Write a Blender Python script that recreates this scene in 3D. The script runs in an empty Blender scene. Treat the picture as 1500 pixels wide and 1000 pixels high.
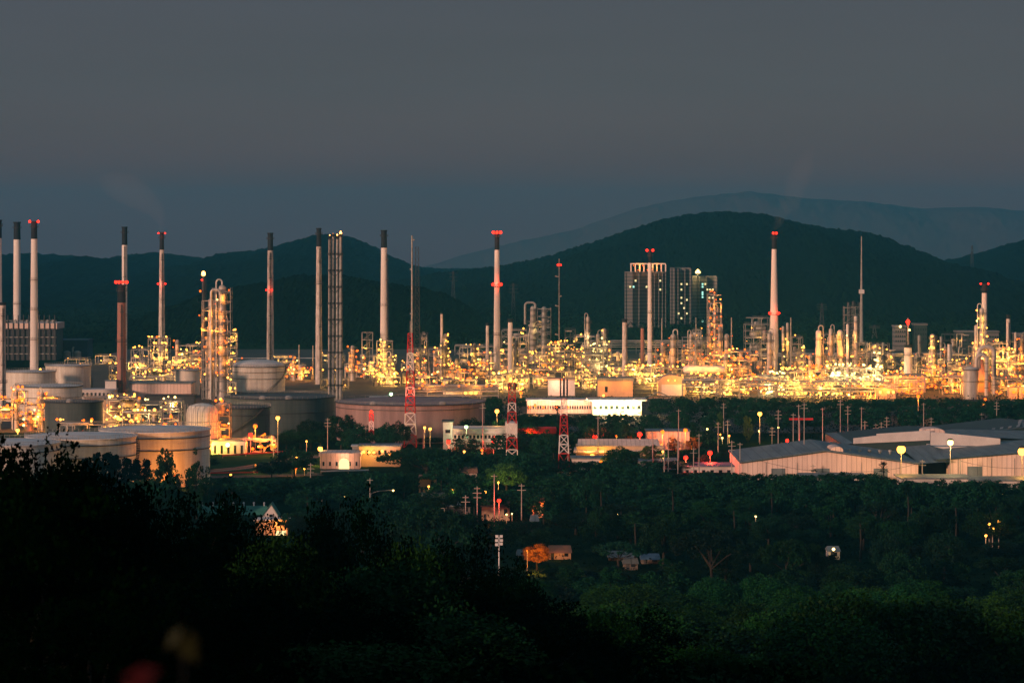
import bpy, math, random
import numpy as np
from mathutils import Vector, Matrix
random.seed(7); rng = np.random.default_rng(11)
S = bpy.context.scene
COL = S.collection
H, F, YH = 85.0, 4200.0, 340.0          # camera height, focal length and horizon in photo pixels

def X(px, D): return (px - 750.0) * D / F
def Z(py, D): return H - (py - YH) * D / F
def gd(py): return H * F / (py - YH)     # distance of level ground seen at a photo row
def m(px, D): return px * D / F

# ------------------------------------------------------------------ mesh helpers
class MB:
    def __init__(s): s.v = []; s.f = []; s.sm = []
    def add(s, vs, fs, smooth=False):
        n = len(s.v); s.v += vs
        s.f += [tuple(i + n for i in f) for f in fs]; s.sm += [smooth] * len(fs)
        return s
    def box(s, x0, x1, y0, y1, z0, z1):
        return s.add([(x0,y0,z0),(x1,y0,z0),(x1,y1,z0),(x0,y1,z0),(x0,y0,z1),(x1,y0,z1),(x1,y1,z1),(x0,y1,z1)],
              [(0,3,2,1),(4,5,6,7),(0,1,5,4),(1,2,6,5),(2,3,7,6),(3,0,4,7)])
    def bar(s, a, b, w=.3):
        a = Vector(a); b = Vector(b); d = (b - a)
        if d.length < 1e-6: return s
        d.normalize(); u = d.cross(Vector((0,0,1)))
        if u.length < .05: u = d.cross(Vector((1,0,0)))
        u.normalize(); v = d.cross(u); u *= w/2; v *= w/2
        vs = [tuple(p + q) for p in (a, b) for q in (u+v, u-v, -u-v, -u+v)]
        return s.add(vs, [(0,1,2,3),(7,6,5,4),(0,4,5,1),(1,5,6,2),(2,6,7,3),(3,7,4,0)])
    def lathe(s, cx, cy, prof, n=20, cap=True):
        def ringv(r, z): return [(cx + r*math.cos(2*math.pi*k/n), cy + r*math.sin(2*math.pi*k/n), z) for k in range(n)]
        strip = [prof[0]]; strips = []
        for i in range(1, len(prof)):
            strip.append(prof[i])
            if i < len(prof)-1:
                a = Vector((prof[i][0]-prof[i-1][0], prof[i][1]-prof[i-1][1])); b = Vector((prof[i+1][0]-prof[i][0], prof[i+1][1]-prof[i][1]))
                if a.length > 1e-6 and b.length > 1e-6 and a.angle(b) > .6: strips.append(strip); strip = [prof[i]]
        strips.append(strip)
        for st in strips:
            vs = []; fs = []
            for r, z in st: vs += ringv(r, z)
            for i in range(len(st)-1):
                for k in range(n):
                    k2 = (k+1) % n; fs.append((i*n+k, i*n+k2, (i+1)*n+k2, (i+1)*n+k))
            s.add(vs, fs, True)
        if cap:
            s.add(ringv(*prof[0]), [tuple(reversed(range(n)))]); s.add(ringv(*prof[-1]), [tuple(range(n))])
        return s
    def tube(s, pts, r, n=8):
        pts = [Vector(p) for p in pts]; vs = []; fs = []
        rs = r if isinstance(r, (list, tuple)) else [r]*len(pts)
        for i, p in enumerate(pts):
            d = (pts[min(i+1, len(pts)-1)] - pts[max(i-1, 0)]).normalized()
            u = d.cross(Vector((0,1,0.01)));
            if u.length < .1: u = d.cross(Vector((1,0,0)))
            u.normalize(); w = d.cross(u)
            for k in range(n):
                t = 2*math.pi*k/n; vs.append(tuple(p + (u*math.cos(t) + w*math.sin(t))*rs[i]))
        for i in range(len(pts)-1):
            for k in range(n):
                k2 = (k+1) % n; fs.append((i*n+k, i*n+k2, (i+1)*n+k2, (i+1)*n+k))
        s.add(vs, fs, True)
        s.add(vs[:n], [tuple(range(n))]); return s.add(vs[-n:], [tuple(reversed(range(n)))])
    def ring(s, cx, cy, r0, r1, z0, z1, n=20, a0=0, a1=2*math.pi):
        vs = []; fs = []; full = abs(a1-a0-2*math.pi) < 1e-6
        for k in range(n if full else n+1):
            t = a0 + (a1-a0)*k/n; c, q = math.cos(t), math.sin(t)
            vs += [(cx+r0*c,cy+r0*q,z0),(cx+r1*c,cy+r1*q,z0),(cx+r1*c,cy+r1*q,z1),(cx+r0*c,cy+r0*q,z1)]
        N = n if full else n+1
        for k in range(n):
            a = 4*k; b = 4*((k+1) % N)
            for i in range(4): fs.append((a+i, b+i, b+(i+1)%4, a+(i+1)%4))
        return s.add(vs, fs)
    def prism(s, poly, y0, y1):          # polygon of (x, z) pulled from y0 to y1
        n = len(poly)
        vs = [(x,y0,z) for x,z in poly] + [(x,y1,z) for x,z in poly]
        fs = [tuple(range(n)), tuple(range(2*n-1, n-1, -1))] + [(i, n+i, n+(i+1)%n, (i+1)%n) for i in range(n)]
        return s.add(vs, fs)

def wloc(o):
    v = Vector((0,0,0))
    while o: v += o.location; o = o.parent
    return v
def mesh(name, mb, mat):
    me = bpy.data.meshes.new(name); me.from_pydata(mb.v, [], mb.f); me.validate(clean_customdata=False)
    if len(me.polygons) == len(mb.sm): me.polygons.foreach_set('use_smooth', mb.sm)
    me.materials.append(mat); return me
def part(name, mb, mat, parent, label=None):
    off = wloc(parent)
    mb.v = [(a-off.x, b-off.y, c-off.z) for a, b, c in mb.v]
    o = bpy.data.objects.new(name, mesh(name, mb, mat)); COL.objects.link(o); o.parent = parent
    if label: o['label'] = label
    return o
def inst(name, me, parent, loc, sc=1.0, rot=(0,0,0)):
    o = bpy.data.objects.new(name, me); COL.objects.link(o); o.parent = parent
    o.location = Vector(loc) - wloc(parent); o.rotation_euler = rot
    o.scale = (sc,sc,sc) if not isinstance(sc, tuple) else sc
    return o
def thing(name, label, cat, loc=(0,0,0), group=None):
    o = bpy.data.objects.new(name, None); COL.objects.link(o); o.location = loc
    o.empty_display_size = .5
    o['label'] = label; o['category'] = cat
    if group: o['group'] = group
    return o
def single(name, mb, mat, kind, label=None, cat=None):
    o = bpy.data.objects.new(name, mesh(name, mb, mat)); COL.objects.link(o)
    if kind: o['kind'] = kind
    if label: o['label'] = label
    if cat: o['category'] = cat
    return o

# ------------------------------------------------------------------ materials
def mat(name, c1, c2=None, scale=.3, rough=.75, metal=0.0, stretch=None, objrand=0.0, spec=.3, bump=0.0):
    M = bpy.data.materials.new(name); M.use_nodes = True; nt = M.node_tree; N = nt.nodes; L = nt.links
    b = N['Principled BSDF']; b.inputs['Roughness'].default_value = rough; b.inputs['Metallic'].default_value = metal
    b.inputs['Specular IOR Level'].default_value = spec
    c2 = c2 or tuple(.72*c for c in c1)
    tc = N.new('ShaderNodeTexCoord'); mp = N.new('ShaderNodeMapping'); L.new(tc.outputs['Object'], mp.inputs[0])
    if stretch: mp.inputs['Scale'].default_value = stretch
    nz = N.new('ShaderNodeTexNoise'); nz.inputs['Scale'].default_value = scale; nz.inputs['Detail'].default_value = 6
    nz.inputs['Roughness'].default_value = .65; L.new(mp.outputs[0], nz.inputs['Vector'])
    rp = N.new('ShaderNodeValToRGB'); rp.color_ramp.elements[0].position = .35; rp.color_ramp.elements[1].position = .65
    rp.color_ramp.elements[0].color = (*c2, 1); rp.color_ramp.elements[1].color = (*c1, 1)
    L.new(nz.outputs['Fac'], rp.inputs[0]); out = rp.outputs[0]
    if objrand:
        oi = N.new('ShaderNodeObjectInfo'); hs = N.new('ShaderNodeHueSaturation')
        mr = N.new('ShaderNodeMapRange'); mr.inputs[3].default_value = 1-objrand; mr.inputs[4].default_value = 1+objrand
        L.new(oi.outputs['Random'], mr.inputs[0]); L.new(mr.outputs[0], hs.inputs['Value'])
        mr2 = N.new('ShaderNodeMapRange'); mr2.inputs[3].default_value = .47; mr2.inputs[4].default_value = .53
        mt = N.new('ShaderNodeMath'); mt.operation = 'FRACT'; mm = N.new('ShaderNodeMath'); mm.operation = 'MULTIPLY'; mm.inputs[1].default_value = 7.31
        L.new(oi.outputs['Random'], mm.inputs[0]); L.new(mm.outputs[0], mt.inputs[0]); L.new(mt.outputs[0], mr2.inputs[0]); L.new(mr2.outputs[0], hs.inputs['Hue'])
        L.new(out, hs.inputs['Color']); out = hs.outputs[0]
    L.new(out, b.inputs['Base Color'])
    if bump:
        bp = N.new('ShaderNodeBump'); bp.inputs['Distance'].default_value = bump; L.new(nz.outputs['Fac'], bp.inputs['Height']); L.new(bp.outputs[0], b.inputs['Normal'])
    return M
def stripes(name, c1, c2, width, axis='X', duty=.12, rough=.6, c3=None, stretch=None, ns=.12):   # ribs / seams as a wave in the material
    M = mat(name, c1, c3, ns, rough, stretch=stretch); nt = M.node_tree; N = nt.nodes; L = nt.links
    tc = N['Texture Coordinate']; sp = N.new('ShaderNodeSeparateXYZ'); L.new(tc.outputs['Object'], sp.inputs[0])
    d = N.new('ShaderNodeMath'); d.operation = 'DIVIDE'; d.inputs[1].default_value = width; L.new(sp.outputs[axis], d.inputs[0])
    fr = N.new('ShaderNodeMath'); fr.operation = 'FRACT'; L.new(d.outputs[0], fr.inputs[0])
    lt = N.new('ShaderNodeMath'); lt.operation = 'LESS_THAN'; lt.inputs[1].default_value = duty; L.new(fr.outputs[0], lt.inputs[0])
    mx = N.new('ShaderNodeMix'); mx.data_type = 'RGBA'; L.new(lt.outputs[0], mx.inputs[0])
    b = N['Principled BSDF']; src = b.inputs['Base Color'].links[0].from_socket
    L.new(src, mx.inputs[6]); mx.inputs[7].default_value = (*c2, 1); L.new(mx.outputs[2], b.inputs['Base Color'])
    return M
def emit(name, c, sample=False):
    M = bpy.data.materials.new(name); M.use_nodes = True; nt = M.node_tree; nt.nodes.clear()
    e = nt.nodes.new('ShaderNodeEmission'); o = nt.nodes.new('ShaderNodeOutputMaterial'); mx = max(c)
    e.inputs[0].default_value = (*[k/mx for k in c], 1); e.inputs[1].default_value = mx; nt.links.new(e.outputs[0], o.inputs[0])
    M.cycles.emission_sampling = 'FRONT' if sample else 'NONE'
    return M
M_ = dict(
 stack=mat('pale_concrete', (.82,.75,.67), (.68,.60,.53), .22, .85, stretch=(1,1,.12)),
 stackdirty=mat('weathered_concrete', (.74,.66,.58), (.32,.26,.22), .55, .9, stretch=(1.4,1.4,.35)),
 rustred=mat('faded_red_brick_paint', (.42,.16,.11), (.24,.16,.13), .5, .9, stretch=(1,1,.5)),
 cap=mat('sooty_black_paint', (.012,.018,.026), (.006,.008,.012), .5, .8),
 steel=mat('galvanised_steel', (.36,.35,.32), (.2,.19,.17), .5, .55, .3),
 dsteel=mat('dark_steel', (.06,.062,.065), (.03,.03,.032), .5, .6, .2),
 pipe=mat('insulated_pipe', (.55,.53,.48), (.36,.34,.3), .4, .45, .35),
 vessel=mat('vessel_cladding', (.52,.47,.41), (.34,.29,.24), .35, .5, .15, stretch=(1,1,.3)),
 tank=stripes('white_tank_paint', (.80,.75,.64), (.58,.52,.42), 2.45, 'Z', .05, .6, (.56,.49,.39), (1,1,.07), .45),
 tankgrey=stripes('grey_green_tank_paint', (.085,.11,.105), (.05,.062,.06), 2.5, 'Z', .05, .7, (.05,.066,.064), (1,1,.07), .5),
 tankred=mat('rusty_pink_tank_paint', (.34,.23,.21), (.21,.14,.13), .2, .8, stretch=(1.5,1.5,.15)),
 tankroof=mat('tank_roof_plate', (.3,.3,.29), (.2,.2,.2), .12, .6),
 rim=mat('dark_tank_rim', (.04,.042,.045), None, .4, .8),
 wallp=stripes('pink_cladding', (.80,.60,.50), (.50,.36,.30), 1.7, 'X', .16, .6, (.62,.46,.38), (1,1,.12), .35),
 wallw=mat('white_wall', (.68,.62,.57), (.55,.5,.46), .15, .7),
 wallo=mat('ochre_wall', (.55,.38,.24), (.42,.29,.19), .15, .75),
 walld=mat('dark_teal_wall', (.035,.06,.06), (.022,.042,.042), .2, .7),
 wallg=mat('dark_grey_wall', (.06,.065,.07), (.035,.04,.045), .2, .8),
 wallb=mat('deep_blue_cladding', (.02,.035,.075), (.012,.02,.045), .2, .7),
 roofg=stripes('grey_metal_roof', (.16,.20,.205), (.075,.098,.10), 3.4, 'X', .09, .6, (.10,.125,.13), (1,.15,1), .3),
 roofgreen=mat('green_metal_roof', (.05,.2,.15), (.03,.13,.10), .3, .6),
 roofred=mat('red_roof', (.5,.02,.02), (.35,.015,.015), .2, .6),
 roofrust=mat('rusty_tin_roof', (.3,.13,.07), (.16,.10,.07), .5, .8),
 roofblue=mat('blue_tin_roof', (.08,.16,.24), (.05,.10,.15), .5, .6),
 red=mat('red_paint', (.5,.025,.02), (.36,.02,.02), .4, .6), white=mat('white_paint', (.75,.72,.68), (.6,.58,.55), .4, .6),
 pane=mat('dark_glass', (.02,.025,.03), (.012,.016,.02), .3, .15, spec=.5),
 pole=mat('pole_concrete', (.4,.36,.31), (.28,.25,.22), .5, .85),
 wood=mat('tree_bark', (.03,.026,.02), (.016,.014,.011), 1.5, .95),
 ground=mat('dark_grass_ground', (.010,.026,.013), (.006,.014,.008), .03, 1.0, spec=0),
 yard=mat('plant_yard_concrete', (.06,.058,.055), (.035,.034,.032), .05, .9),
 road=mat('asphalt', (.055,.055,.055), (.035,.035,.036), .3, .9), kerb=mat('kerb_concrete', (.4,.38,.34), None, .5, .9),
 grass=mat('mown_grass', (.035,.075,.03), (.02,.045,.02), .15, 1.0, spec=0),
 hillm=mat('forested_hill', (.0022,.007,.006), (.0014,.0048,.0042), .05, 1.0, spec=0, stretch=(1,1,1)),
 farm=mat('far_mountain', (.17,.09,.07), (.15,.08,.06), .01, 1.0, spec=0),  # reddish tone puts the haze fade toward the sky into the colour
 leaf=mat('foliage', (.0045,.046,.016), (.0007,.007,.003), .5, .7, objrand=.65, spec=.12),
 leafd=mat('dark_foliage', (.0008,.007,.002), (.0003,.002,.0008), .5, 1.0, objrand=.4, spec=0),  # near-black leaves stand in for foreground shade and gaps between crowns
 leafn=mat('highlight_green_foliage', (.007,.072,.007), (.0008,.006,.0012), .5, .7, objrand=.5, spec=.12),  # bright green over near-black paints leaf highlights into the colour
 leafm=mat('shaded_foliage', (.005,.042,.006), (.0008,.006,.0015), .5, .8, objrand=.4, spec=.05),  # shade put into the colour, a dimmer copy of the near green
 leafo=mat('lamp_tinted_foliage', (.26,.10,.03), (.12,.045,.015), .5, .7, objrand=.2, spec=.12), wallv=mat('dim_village_wall', (.14,.13,.115), (.09,.08,.07), .3, .8),  # orange foliage carries the lamp glow in its own colour
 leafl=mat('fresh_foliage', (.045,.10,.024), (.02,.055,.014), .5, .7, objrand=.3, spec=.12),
 flame=emit('gas_flame', (14,4.2,.9)), winlit=emit('lit_window', (1.6,1.25,.55)), wincool=emit('lit_window_cool', (.7,1.5,1.2)),
)
LC = dict(y=(7,2.6,.34), o=(4.5,.55,.03), r=(8,.12,.05), w=(7,4.6,1.3), g=(5,9,3.4))
LM = {}
def ico(rad):
    import bmesh
    bm = bmesh.new(); bmesh.ops.create_icosphere(bm, subdivisions=2, radius=rad); return bm
for k, c in LC.items():
    bm = ico(1.0); me = bpy.data.meshes.new('lamp_globe'); bm.to_mesh(me); bm.free(); me.materials.append(emit('lamp_glow_'+dict(y='yellow',o='orange',r='red',w='white',g='green')[k], c)); LM[k] = me
LGC = dict(y=(1,.47,.08), o=(1,.30,.03), r=(1,.05,.02), w=(1,.68,.26), g=(.55,1,.45), p=(1,.46,.26))
LDATA = {}
GLOW = 1.0
def glow(parent, loc, col, P, rad=.4):
    key = (col, round(P,1), rad)
    if key not in LDATA:
        d = bpy.data.lights.new('lamp_light', 'POINT'); d.energy = P*GLOW; d.color = LGC[col]; d.shadow_soft_size = rad; LDATA[key] = d
    o = bpy.data.objects.new('lamp_light', LDATA[key]); COL.objects.link(o); o.parent = parent; o.location = Vector(loc) - wloc(parent)
    return o
def bulb(parent, loc, col, r=.5, name='lamp'): return inst(name, LM[col], parent, loc, r)

# ------------------------------------------------------------------ terrain, hills, air
def hgt(x, y):
    if y > 0: z = 84*max(0, 1 - y/650.)**1.5
    else: z = 84 + 26*(1 - math.exp(y/90.))  # unseen rise behind the camera, added to keep low sun off the foreground
    if 20 < y < 640: z += 1.6*math.sin(x*.021+y*.013) * min(1, (y-20)/60.) * min(1, (640-y)/100.)
    if y > 5600: z -= .06*(y-5600)          # the land drops away behind the hills
    return z - 2.2*math.exp(-((x/22.)**2 + (y/22.)**2))
xs = sorted(set([-9000,-5000,-3000,-2000,-1500]+list(range(-1200,1201,30))+[1500,2000,3000,5000,9000]))
ys = sorted(set([-3000,-1500,-800,-500]+list(range(-400,-150,50))+list(range(-150,700,15))+[750,850,1000,1300,1700,2100,2600,3500,5000,5600,8000,12000,16800]))
g = MB(); g.v = [(x,y,hgt(x,y)) for y in ys for x in xs]; nx = len(xs)
g.f = [(j*nx+i, j*nx+i+1, (j+1)*nx+i+1, (j+1)*nx+i) for j in range(len(ys)-1) for i in range(nx-1)]; g.sm = [True]*len(g.f)
single('ground', g, M_['ground'], 'structure')
y_ = MB(); y_.box(X(-80,1420), 330, 1215, 2080, -.3, .06); single('plant_yard', y_, M_['yard'], 'structure')

def smooth_noise(n, step, amp):
    k = rng.uniform(-1,1, int(n/step)+3); t = np.arange(n)/step; i = t.astype(int); f = t-i; f = f*f*(3-2*f)
    return amp*(k[i]*(1-f)+k[i+1]*f)
def noise2(nx, ny, sx, sy, amp):
    k = rng.uniform(-1,1,(int(ny/sy)+3, int(nx/sx)+3)); a = np.arange(ny)/sy; b = np.arange(nx)/sx
    i = a.astype(int)[:,None]; j = b.astype(int)[None,:]; fa = (a-a.astype(int))[:,None]; fb = (b-b.astype(int))[None,:]
    fa = fa*fa*(3-2*fa); fb = fb*fb*(3-2*fb)
    return amp*((k[i,j]*(1-fb)+k[i,j+1]*fb)*(1-fa)+(k[i+1,j]*(1-fb)+k[i+1,j+1]*fb)*fa)
def hill(name, pts, D, foot, back, nxs, nys, rough, material, kind='structure', base=-2.):
    px = np.linspace(pts[0][0], pts[-1][0], nxs); py = np.interp(px, [p[0] for p in pts], [p[1] for p in pts])
    zr = np.maximum(H - (py-YH)*D/F, base-2.); Xr = (px-750)*D/F
    t = np.linspace(0, 1.35, nys)
    yy = foot + (D-foot)*np.minimum(t,1) + np.maximum(t-1,0)/.35*(back-D)
    prof = np.where(t <= 1, np.sin(np.minimum(t,1)*math.pi/2)**1.25, 1 - (np.maximum(t-1,0)/.35)**1.3)
    zz = prof[:,None]*(zr[None,:]-base) + base
    zz += noise2(nxs,nys,nxs/22.,nys/7.,rough*3.0)*(prof[:,None]*(1-np.exp(-((t[:,None]-1)/.2)**2)))
    zz += np.abs(noise2(nxs,nys,2.2,1.4,rough))*np.minimum(1,prof[:,None]*4) + rng.uniform(0,rough*.45,zz.shape)
    xx = np.repeat(Xr[None,:], nys, 0) + noise2(nxs,nys,3,2,rough*.5)
    b = MB(); b.v = [(float(xx[j,i]), float(yy[j]), float(zz[j,i])) for j in range(nys) for i in range(nxs)]
    b.f = [(j*nxs+i, j*nxs+i+1, (j+1)*nxs+i+1, (j+1)*nxs+i) for j in range(nys-1) for i in range(nxs-1)]; b.sm = [False]*len(b.f)
    return single(name, b, material, kind)
hill('hills', [(470,446),(520,430),(560,420),(620,409),(660,402),(700,398),(750,390),(800,380),(830,370),(860,360),(900,347),(930,338),(960,327),(1000,320),(1030,315),(1060,315),(1100,317),(1150,327),(1200,337),(1250,352),(1300,372),(1340,392),(1370,407),(1395,417),(1420,410),(1450,397),(1480,377),(1500,367),(1540,350),(1620,330),(1750,330)], 4500, 2700, 6000, 420, 110, 5.0, M_['hillm'])
hill('hills', [(-220,395),(-60,384),(0,380),(20,379),(45,374),(60,377),(85,387),(130,387),(160,388),(190,378),(220,373),(240,376),(265,384),(283,394),(300,390),(340,380),(380,370),(400,365),(430,359),(460,352),(480,347),(510,348),(530,357),(560,374),(590,390),(620,406),(680,425),(760,440)], 5200, 3100, 6800, 330, 100, 5.0, M_['hillm'])
hill('hills', [(90,500),(190,482),(230,464),(260,452),(300,432),(340,426),(380,418),(420,410),(450,407),(490,406),(530,412),(560,417),(600,422),(640,430),(670,442),(690,462),(705,482),(730,500)], 2450, 2180, 3000, 230, 60, 3.0, M_['hillm'])
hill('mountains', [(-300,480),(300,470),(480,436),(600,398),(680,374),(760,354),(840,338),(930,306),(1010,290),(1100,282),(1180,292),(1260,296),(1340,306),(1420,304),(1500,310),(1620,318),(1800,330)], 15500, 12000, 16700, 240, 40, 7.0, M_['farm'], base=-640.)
M_['paleroof'] = mat('pale_roof_plate', (.74,.68,.62), (.55,.50,.45), .12, .6)
# ------------------------------------------------------------------ chimneys and masts
def chimney(x, yt, yb, wt, wb, ycap, label, rings=(), reds=(), material='stack', ladder=False, D=None, capw=1.0, topring=True, redsize=.75, redglow=900, flare=0):
    D = D or gd(yb); cx = X(x, D); t = thing('chimney', label, 'chimney', (cx, D, 0), 'tall chimneys of the refinery')
    zt, zc = Z(yt, D), Z(ycap, D); r0, r1 = m(wb, D)/2, m(wt, D)/2
    zb = max(0.0, 0)
    prof = [(r0*1.06, 0), (r0, 1.5)] if not flare else [(r0*.72, 0), (r0*.8, 9), (r0*1.0, 16)]
    prof += [(r0 + (r1-r0)*k/6., 16*(flare > 0)+1.6 + (zc-17.6*(flare > 0)-1.6*(flare == 0))*k/6.) for k in range(1, 7)]
    part('shaft', MB().lathe(cx, D, prof, 22), M_[material], t)
    if ycap > yt:
        rc = r1*capw
        part('cap', MB().lathe(cx, D, [(rc*1.02, zc-.4), (rc*.98, zc+(zt-zc)*.7), (rc*.98, zt-.8), (rc*1.12, zt-.8), (rc*1.12, zt), (rc*.8, zt)], 20), M_['cap'], t)
    rp_ = []
    def rad(z): return r0 + (r1-r0)*min(1, z/zc)
    for y in list(rings) + ([yt + 9] if topring else []):
        z = Z(y, D); r = rad(z)
        b = MB().ring(cx, D, r*.98, r+.75, z-.15, z+.1, 20); b.ring(cx, D, r+.68, r+.76, z+1.0, z+1.12, 20)
        for k in range(10): a = k*math.pi/5; b.bar((cx+(r+.72)*math.cos(a), D+(r+.72)*math.sin(a), z), (cx+(r+.72)*math.cos(a), D+(r+.72)*math.sin(a), z+1.1), .1)
        rp_.append((z, part('platform', b, M_['dsteel'], t)))
    if ladder:
        b = MB(); ztop = zc
        for k in range(int(ztop/4)):
            z0 = k*4.; a = -math.pi/2 + (.35 if ladder is True else ladder); r = rad(z0)+.3
            px, py = cx + r*math.cos(a), D + r*math.sin(a)
            b.bar((px-.3, py, z0), (px-.3, py, z0+4), .22); b.bar((px+.3, py, z0), (px+.3, py, z0+4), .22)
            for q in range(4): b.bar((px-.3, py, z0+q), (px+.3, py, z0+q), .12)
            if k % 3 == 2: b.box(px-.9, px+.9, py-.9, py+.3, z0, z0+.3); b.box(px-.9, px+.9, py-.9, py-.8, z0+1, z0+1.15)
        part('ladder', b, M_['dsteel'], t)
    for y, ws in reds:
        z = Z(y, D); r = rad(z)+.75
        for a in ws:
            bulb(min(rp_, key=lambda q: abs(q[0]-z))[1] if rp_ else t, (cx + r*math.cos(a), D + r*math.sin(a), z+1.0), 'r', redsize, 'warning_lamp')
        glow(t, (cx, D-r-2.2, z+1.2), 'r', redglow)
    return t
FR3 = (-2.9, -.25, -1.57); FR2 = (-2.9, -.25)
chimney(-2, 322, 520, 9, 11, 348, 'beige black-topped chimney cut by the left edge of the photo', D=1850, rings=(330,))
chimney(25, 325, 515, 10, 11.5, 350, 'beige black-topped chimney without red lamps rising behind the boiler house', rings=(445,), D=1960)
chimney(50, 324, 548, 9, 12.5, 349, 'tall beige chimney with red lamps in front of the boiler house', rings=(410,453,497), reds=((327,FR2),), D=1690)
chimney(182.5, 332, 527, 8, 7.5, 358, 'slim beige black-topped chimney half hidden behind the rusty red one', rings=(462,505,), D=1850, ladder=.2)
chimney(178, 417, 583, 12, 14, 442, 'short rusty red chimney with black top ringed by red lamps', reds=((416,(-2.9,-.25,-1.9,-1.2)),), material='rustred', D=1468, rings=(500,), ladder=.2, redsize=.8, capw=1.03)
chimney(237, 340, 545, 6.5, 10.5, 365, 'beige chimney with dark ladder and red lamps at two heights', reds=((344,FR2),(418,FR2)), material='stackdirty', ladder=True, D=1742, redsize=.5)
chimney(396, 341, 537, 8, 11, 366, 'stained chimney with red ring lamp at mid height behind the domed tank', reds=((427,(-1.9,-1.1,-2.9)),), material='stackdirty', ladder=.1, D=1812, redsize=.45)
chimney(467, 334, 563, 7, 10.5, 360, 'stained black-topped chimney just left of the flare bundle', material='stackdirty', ladder=.5, D=1602, rings=(416,))
chimney(562.5, 337, 545, 8.5, 12, 362, 'salmon chimney rising out of the tallest lit tower cluster', rings=(447,), D=1742, ladder=1.2)
chimney(728, 338, 548, 7, 10.5, 365, 'salmon chimney with glaring red crown lamps in the centre', rings=(420,490), reds=((343,FR3),(419,(-2.9,-.25,-1.0))), D=1717, redsize=.95, redglow=2500)
chimney(747.5, 467, 548, 6.5, 8, 471, 'short salmon chimney with black rim beside the red-crowned chimney', D=1640, topring=False, capw=1.15)
chimney(915, 467, 553, 6.5, 8, 471, 'short salmon chimney with black rim left of the twin tower block', D=1640, topring=False, capw=1.15, ladder=.8, material='stackdirty')
chimney(941, 478, 540, 5, 6, 480, 'short brick-red stack left of the tower block chimney', D=1760, topring=False, material='rustred')
chimney(952, 366, 548, 5, 8, 384, 'salmon chimney with red lamps standing before the twin tower block', rings=(458,515), reds=((369,FR2),), D=1717, ladder=1.3)
chimney(1134, 340, 548, 7, 13, 364, 'thick smooth salmon chimney with red ring lamps at two heights and waisted foot', rings=(461,), reds=((344,(-1.9,-1.0)),(461,(-3.0,-.15,-.7,-2.5))), D=1717, flare=1, redsize=.7, redglow=1500)
chimney(1442, 416, 560, 7.5, 8.5, 428, 'grey chimney with red lamps behind the golden column at the right', reds=((418,FR2),), D=1622, topring=True, redsize=.5)
chimney(4, 443, 575, 8.5, 9.5, 446, 'orange-lit thick stack at the left edge above the furnace lights', D=1400, material='stackdirty', rings=(560,), topring=False, ladder=.3)
chimney(1477, 461, 548, 6, 7, 466, 'banded grey stack near the right edge', D=1690, topring=False, material='stackdirty', ladder=.2)
chimney(1330, 505, 560, 11, 13, 508, 'fat pink furnace stack with a mast of red lamps on top', D=1570, material='stack', topring=False, rings=(520,))
chimney(714, 473, 540, 4.5, 5, 476, 'thin pink stack left of the red-crowned chimney', D=1790, topring=False, material='stackdirty')
chimney(647, 458, 548, 3.6, 4, 459, 'thin grey vent stack beside the lit twin columns', D=1700, topring=False, material='stackdirty')
chimney(1391, 502, 540, 6, 7, 503, 'short pink stack with one orange lamp at its foot', D=1800, topring=False)

def flare_bundle():
    D = 1430; t = thing('flare_stack', 'bundle of four clamped grey flare risers with flames on top', 'flare stack', (X(491, D), D, 0))
    for dx, w, yt in ((-8.2,4.5,351),(-3,4,347),(3,4.5,350),(8,5,347)):
        cx = X(491+dx, D); part('riser', MB().lathe(cx, D, [(m(w*1.12,D)/2,0),(m(w,D)/2*.8,Z(yt,D))], 14), M_['steel'], t)
        part('flare_tip', MB().lathe(cx, D, [(m(w,D)/2,Z(yt,D)),(m(w,D)/2,Z(yt-4,D)),(m(w,D)/2*.7,Z(yt-5,D))], 12), M_['cap'], t)
    for y in range(372, 590, 24):
        b = MB(); z = Z(y, D)
        for dx, w in ((-8.2,5.6),(-3,5),(3,5.6),(8,6.2)): b.ring(X(491+dx,D), D, m(w,D)/2*.7, m(w,D)/2*1.08, z-.5, z+.5, 12)
        b.box(X(481,D), X(501,D), D-.25, D+.25, z-.3, z+.3); b.bar((X(481,D),D-.6,z),(X(490,D),D-.6,z-3),.3); b.bar((X(500,D),D-.6,z),(X(491,D),D-.6,z-3),.3)
        part('clamp', b, M_['dsteel'], t)
    b = MB()
    for k in range(44): b.bar((X(484,D)-.3,D-1.2,k*1.9),(X(484,D)+.3,D-1.2,k*1.9),.2)
    b.bar((X(484,D)-.4,D-1.2,0),(X(484,D)-.4,D-1.2,82),.22); b.bar((X(484,D)+.4,D-1.2,0),(X(484,D)+.4,D-1.2,82),.22); part('ladder', b, M_['dsteel'], t)
    for dx, h, r in ((8.0,2.4,.75),(-3,1.1,.5),(3,.8,.35),(-8,.5,.25)):
        cx = X(491+dx, D); z = Z(345, D)
        part('flame', MB().lathe(cx, D, [(r*.5,z),(r,z+h*.25),(r*.75,z+h*.55),(r*.3,z+h*.85),(.03,z+h)], 10), M_['flame'], t)
    glow(t, (X(499,D), D-2.5, Z(342,D)), 'o', 500)
flare_bundle()
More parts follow.
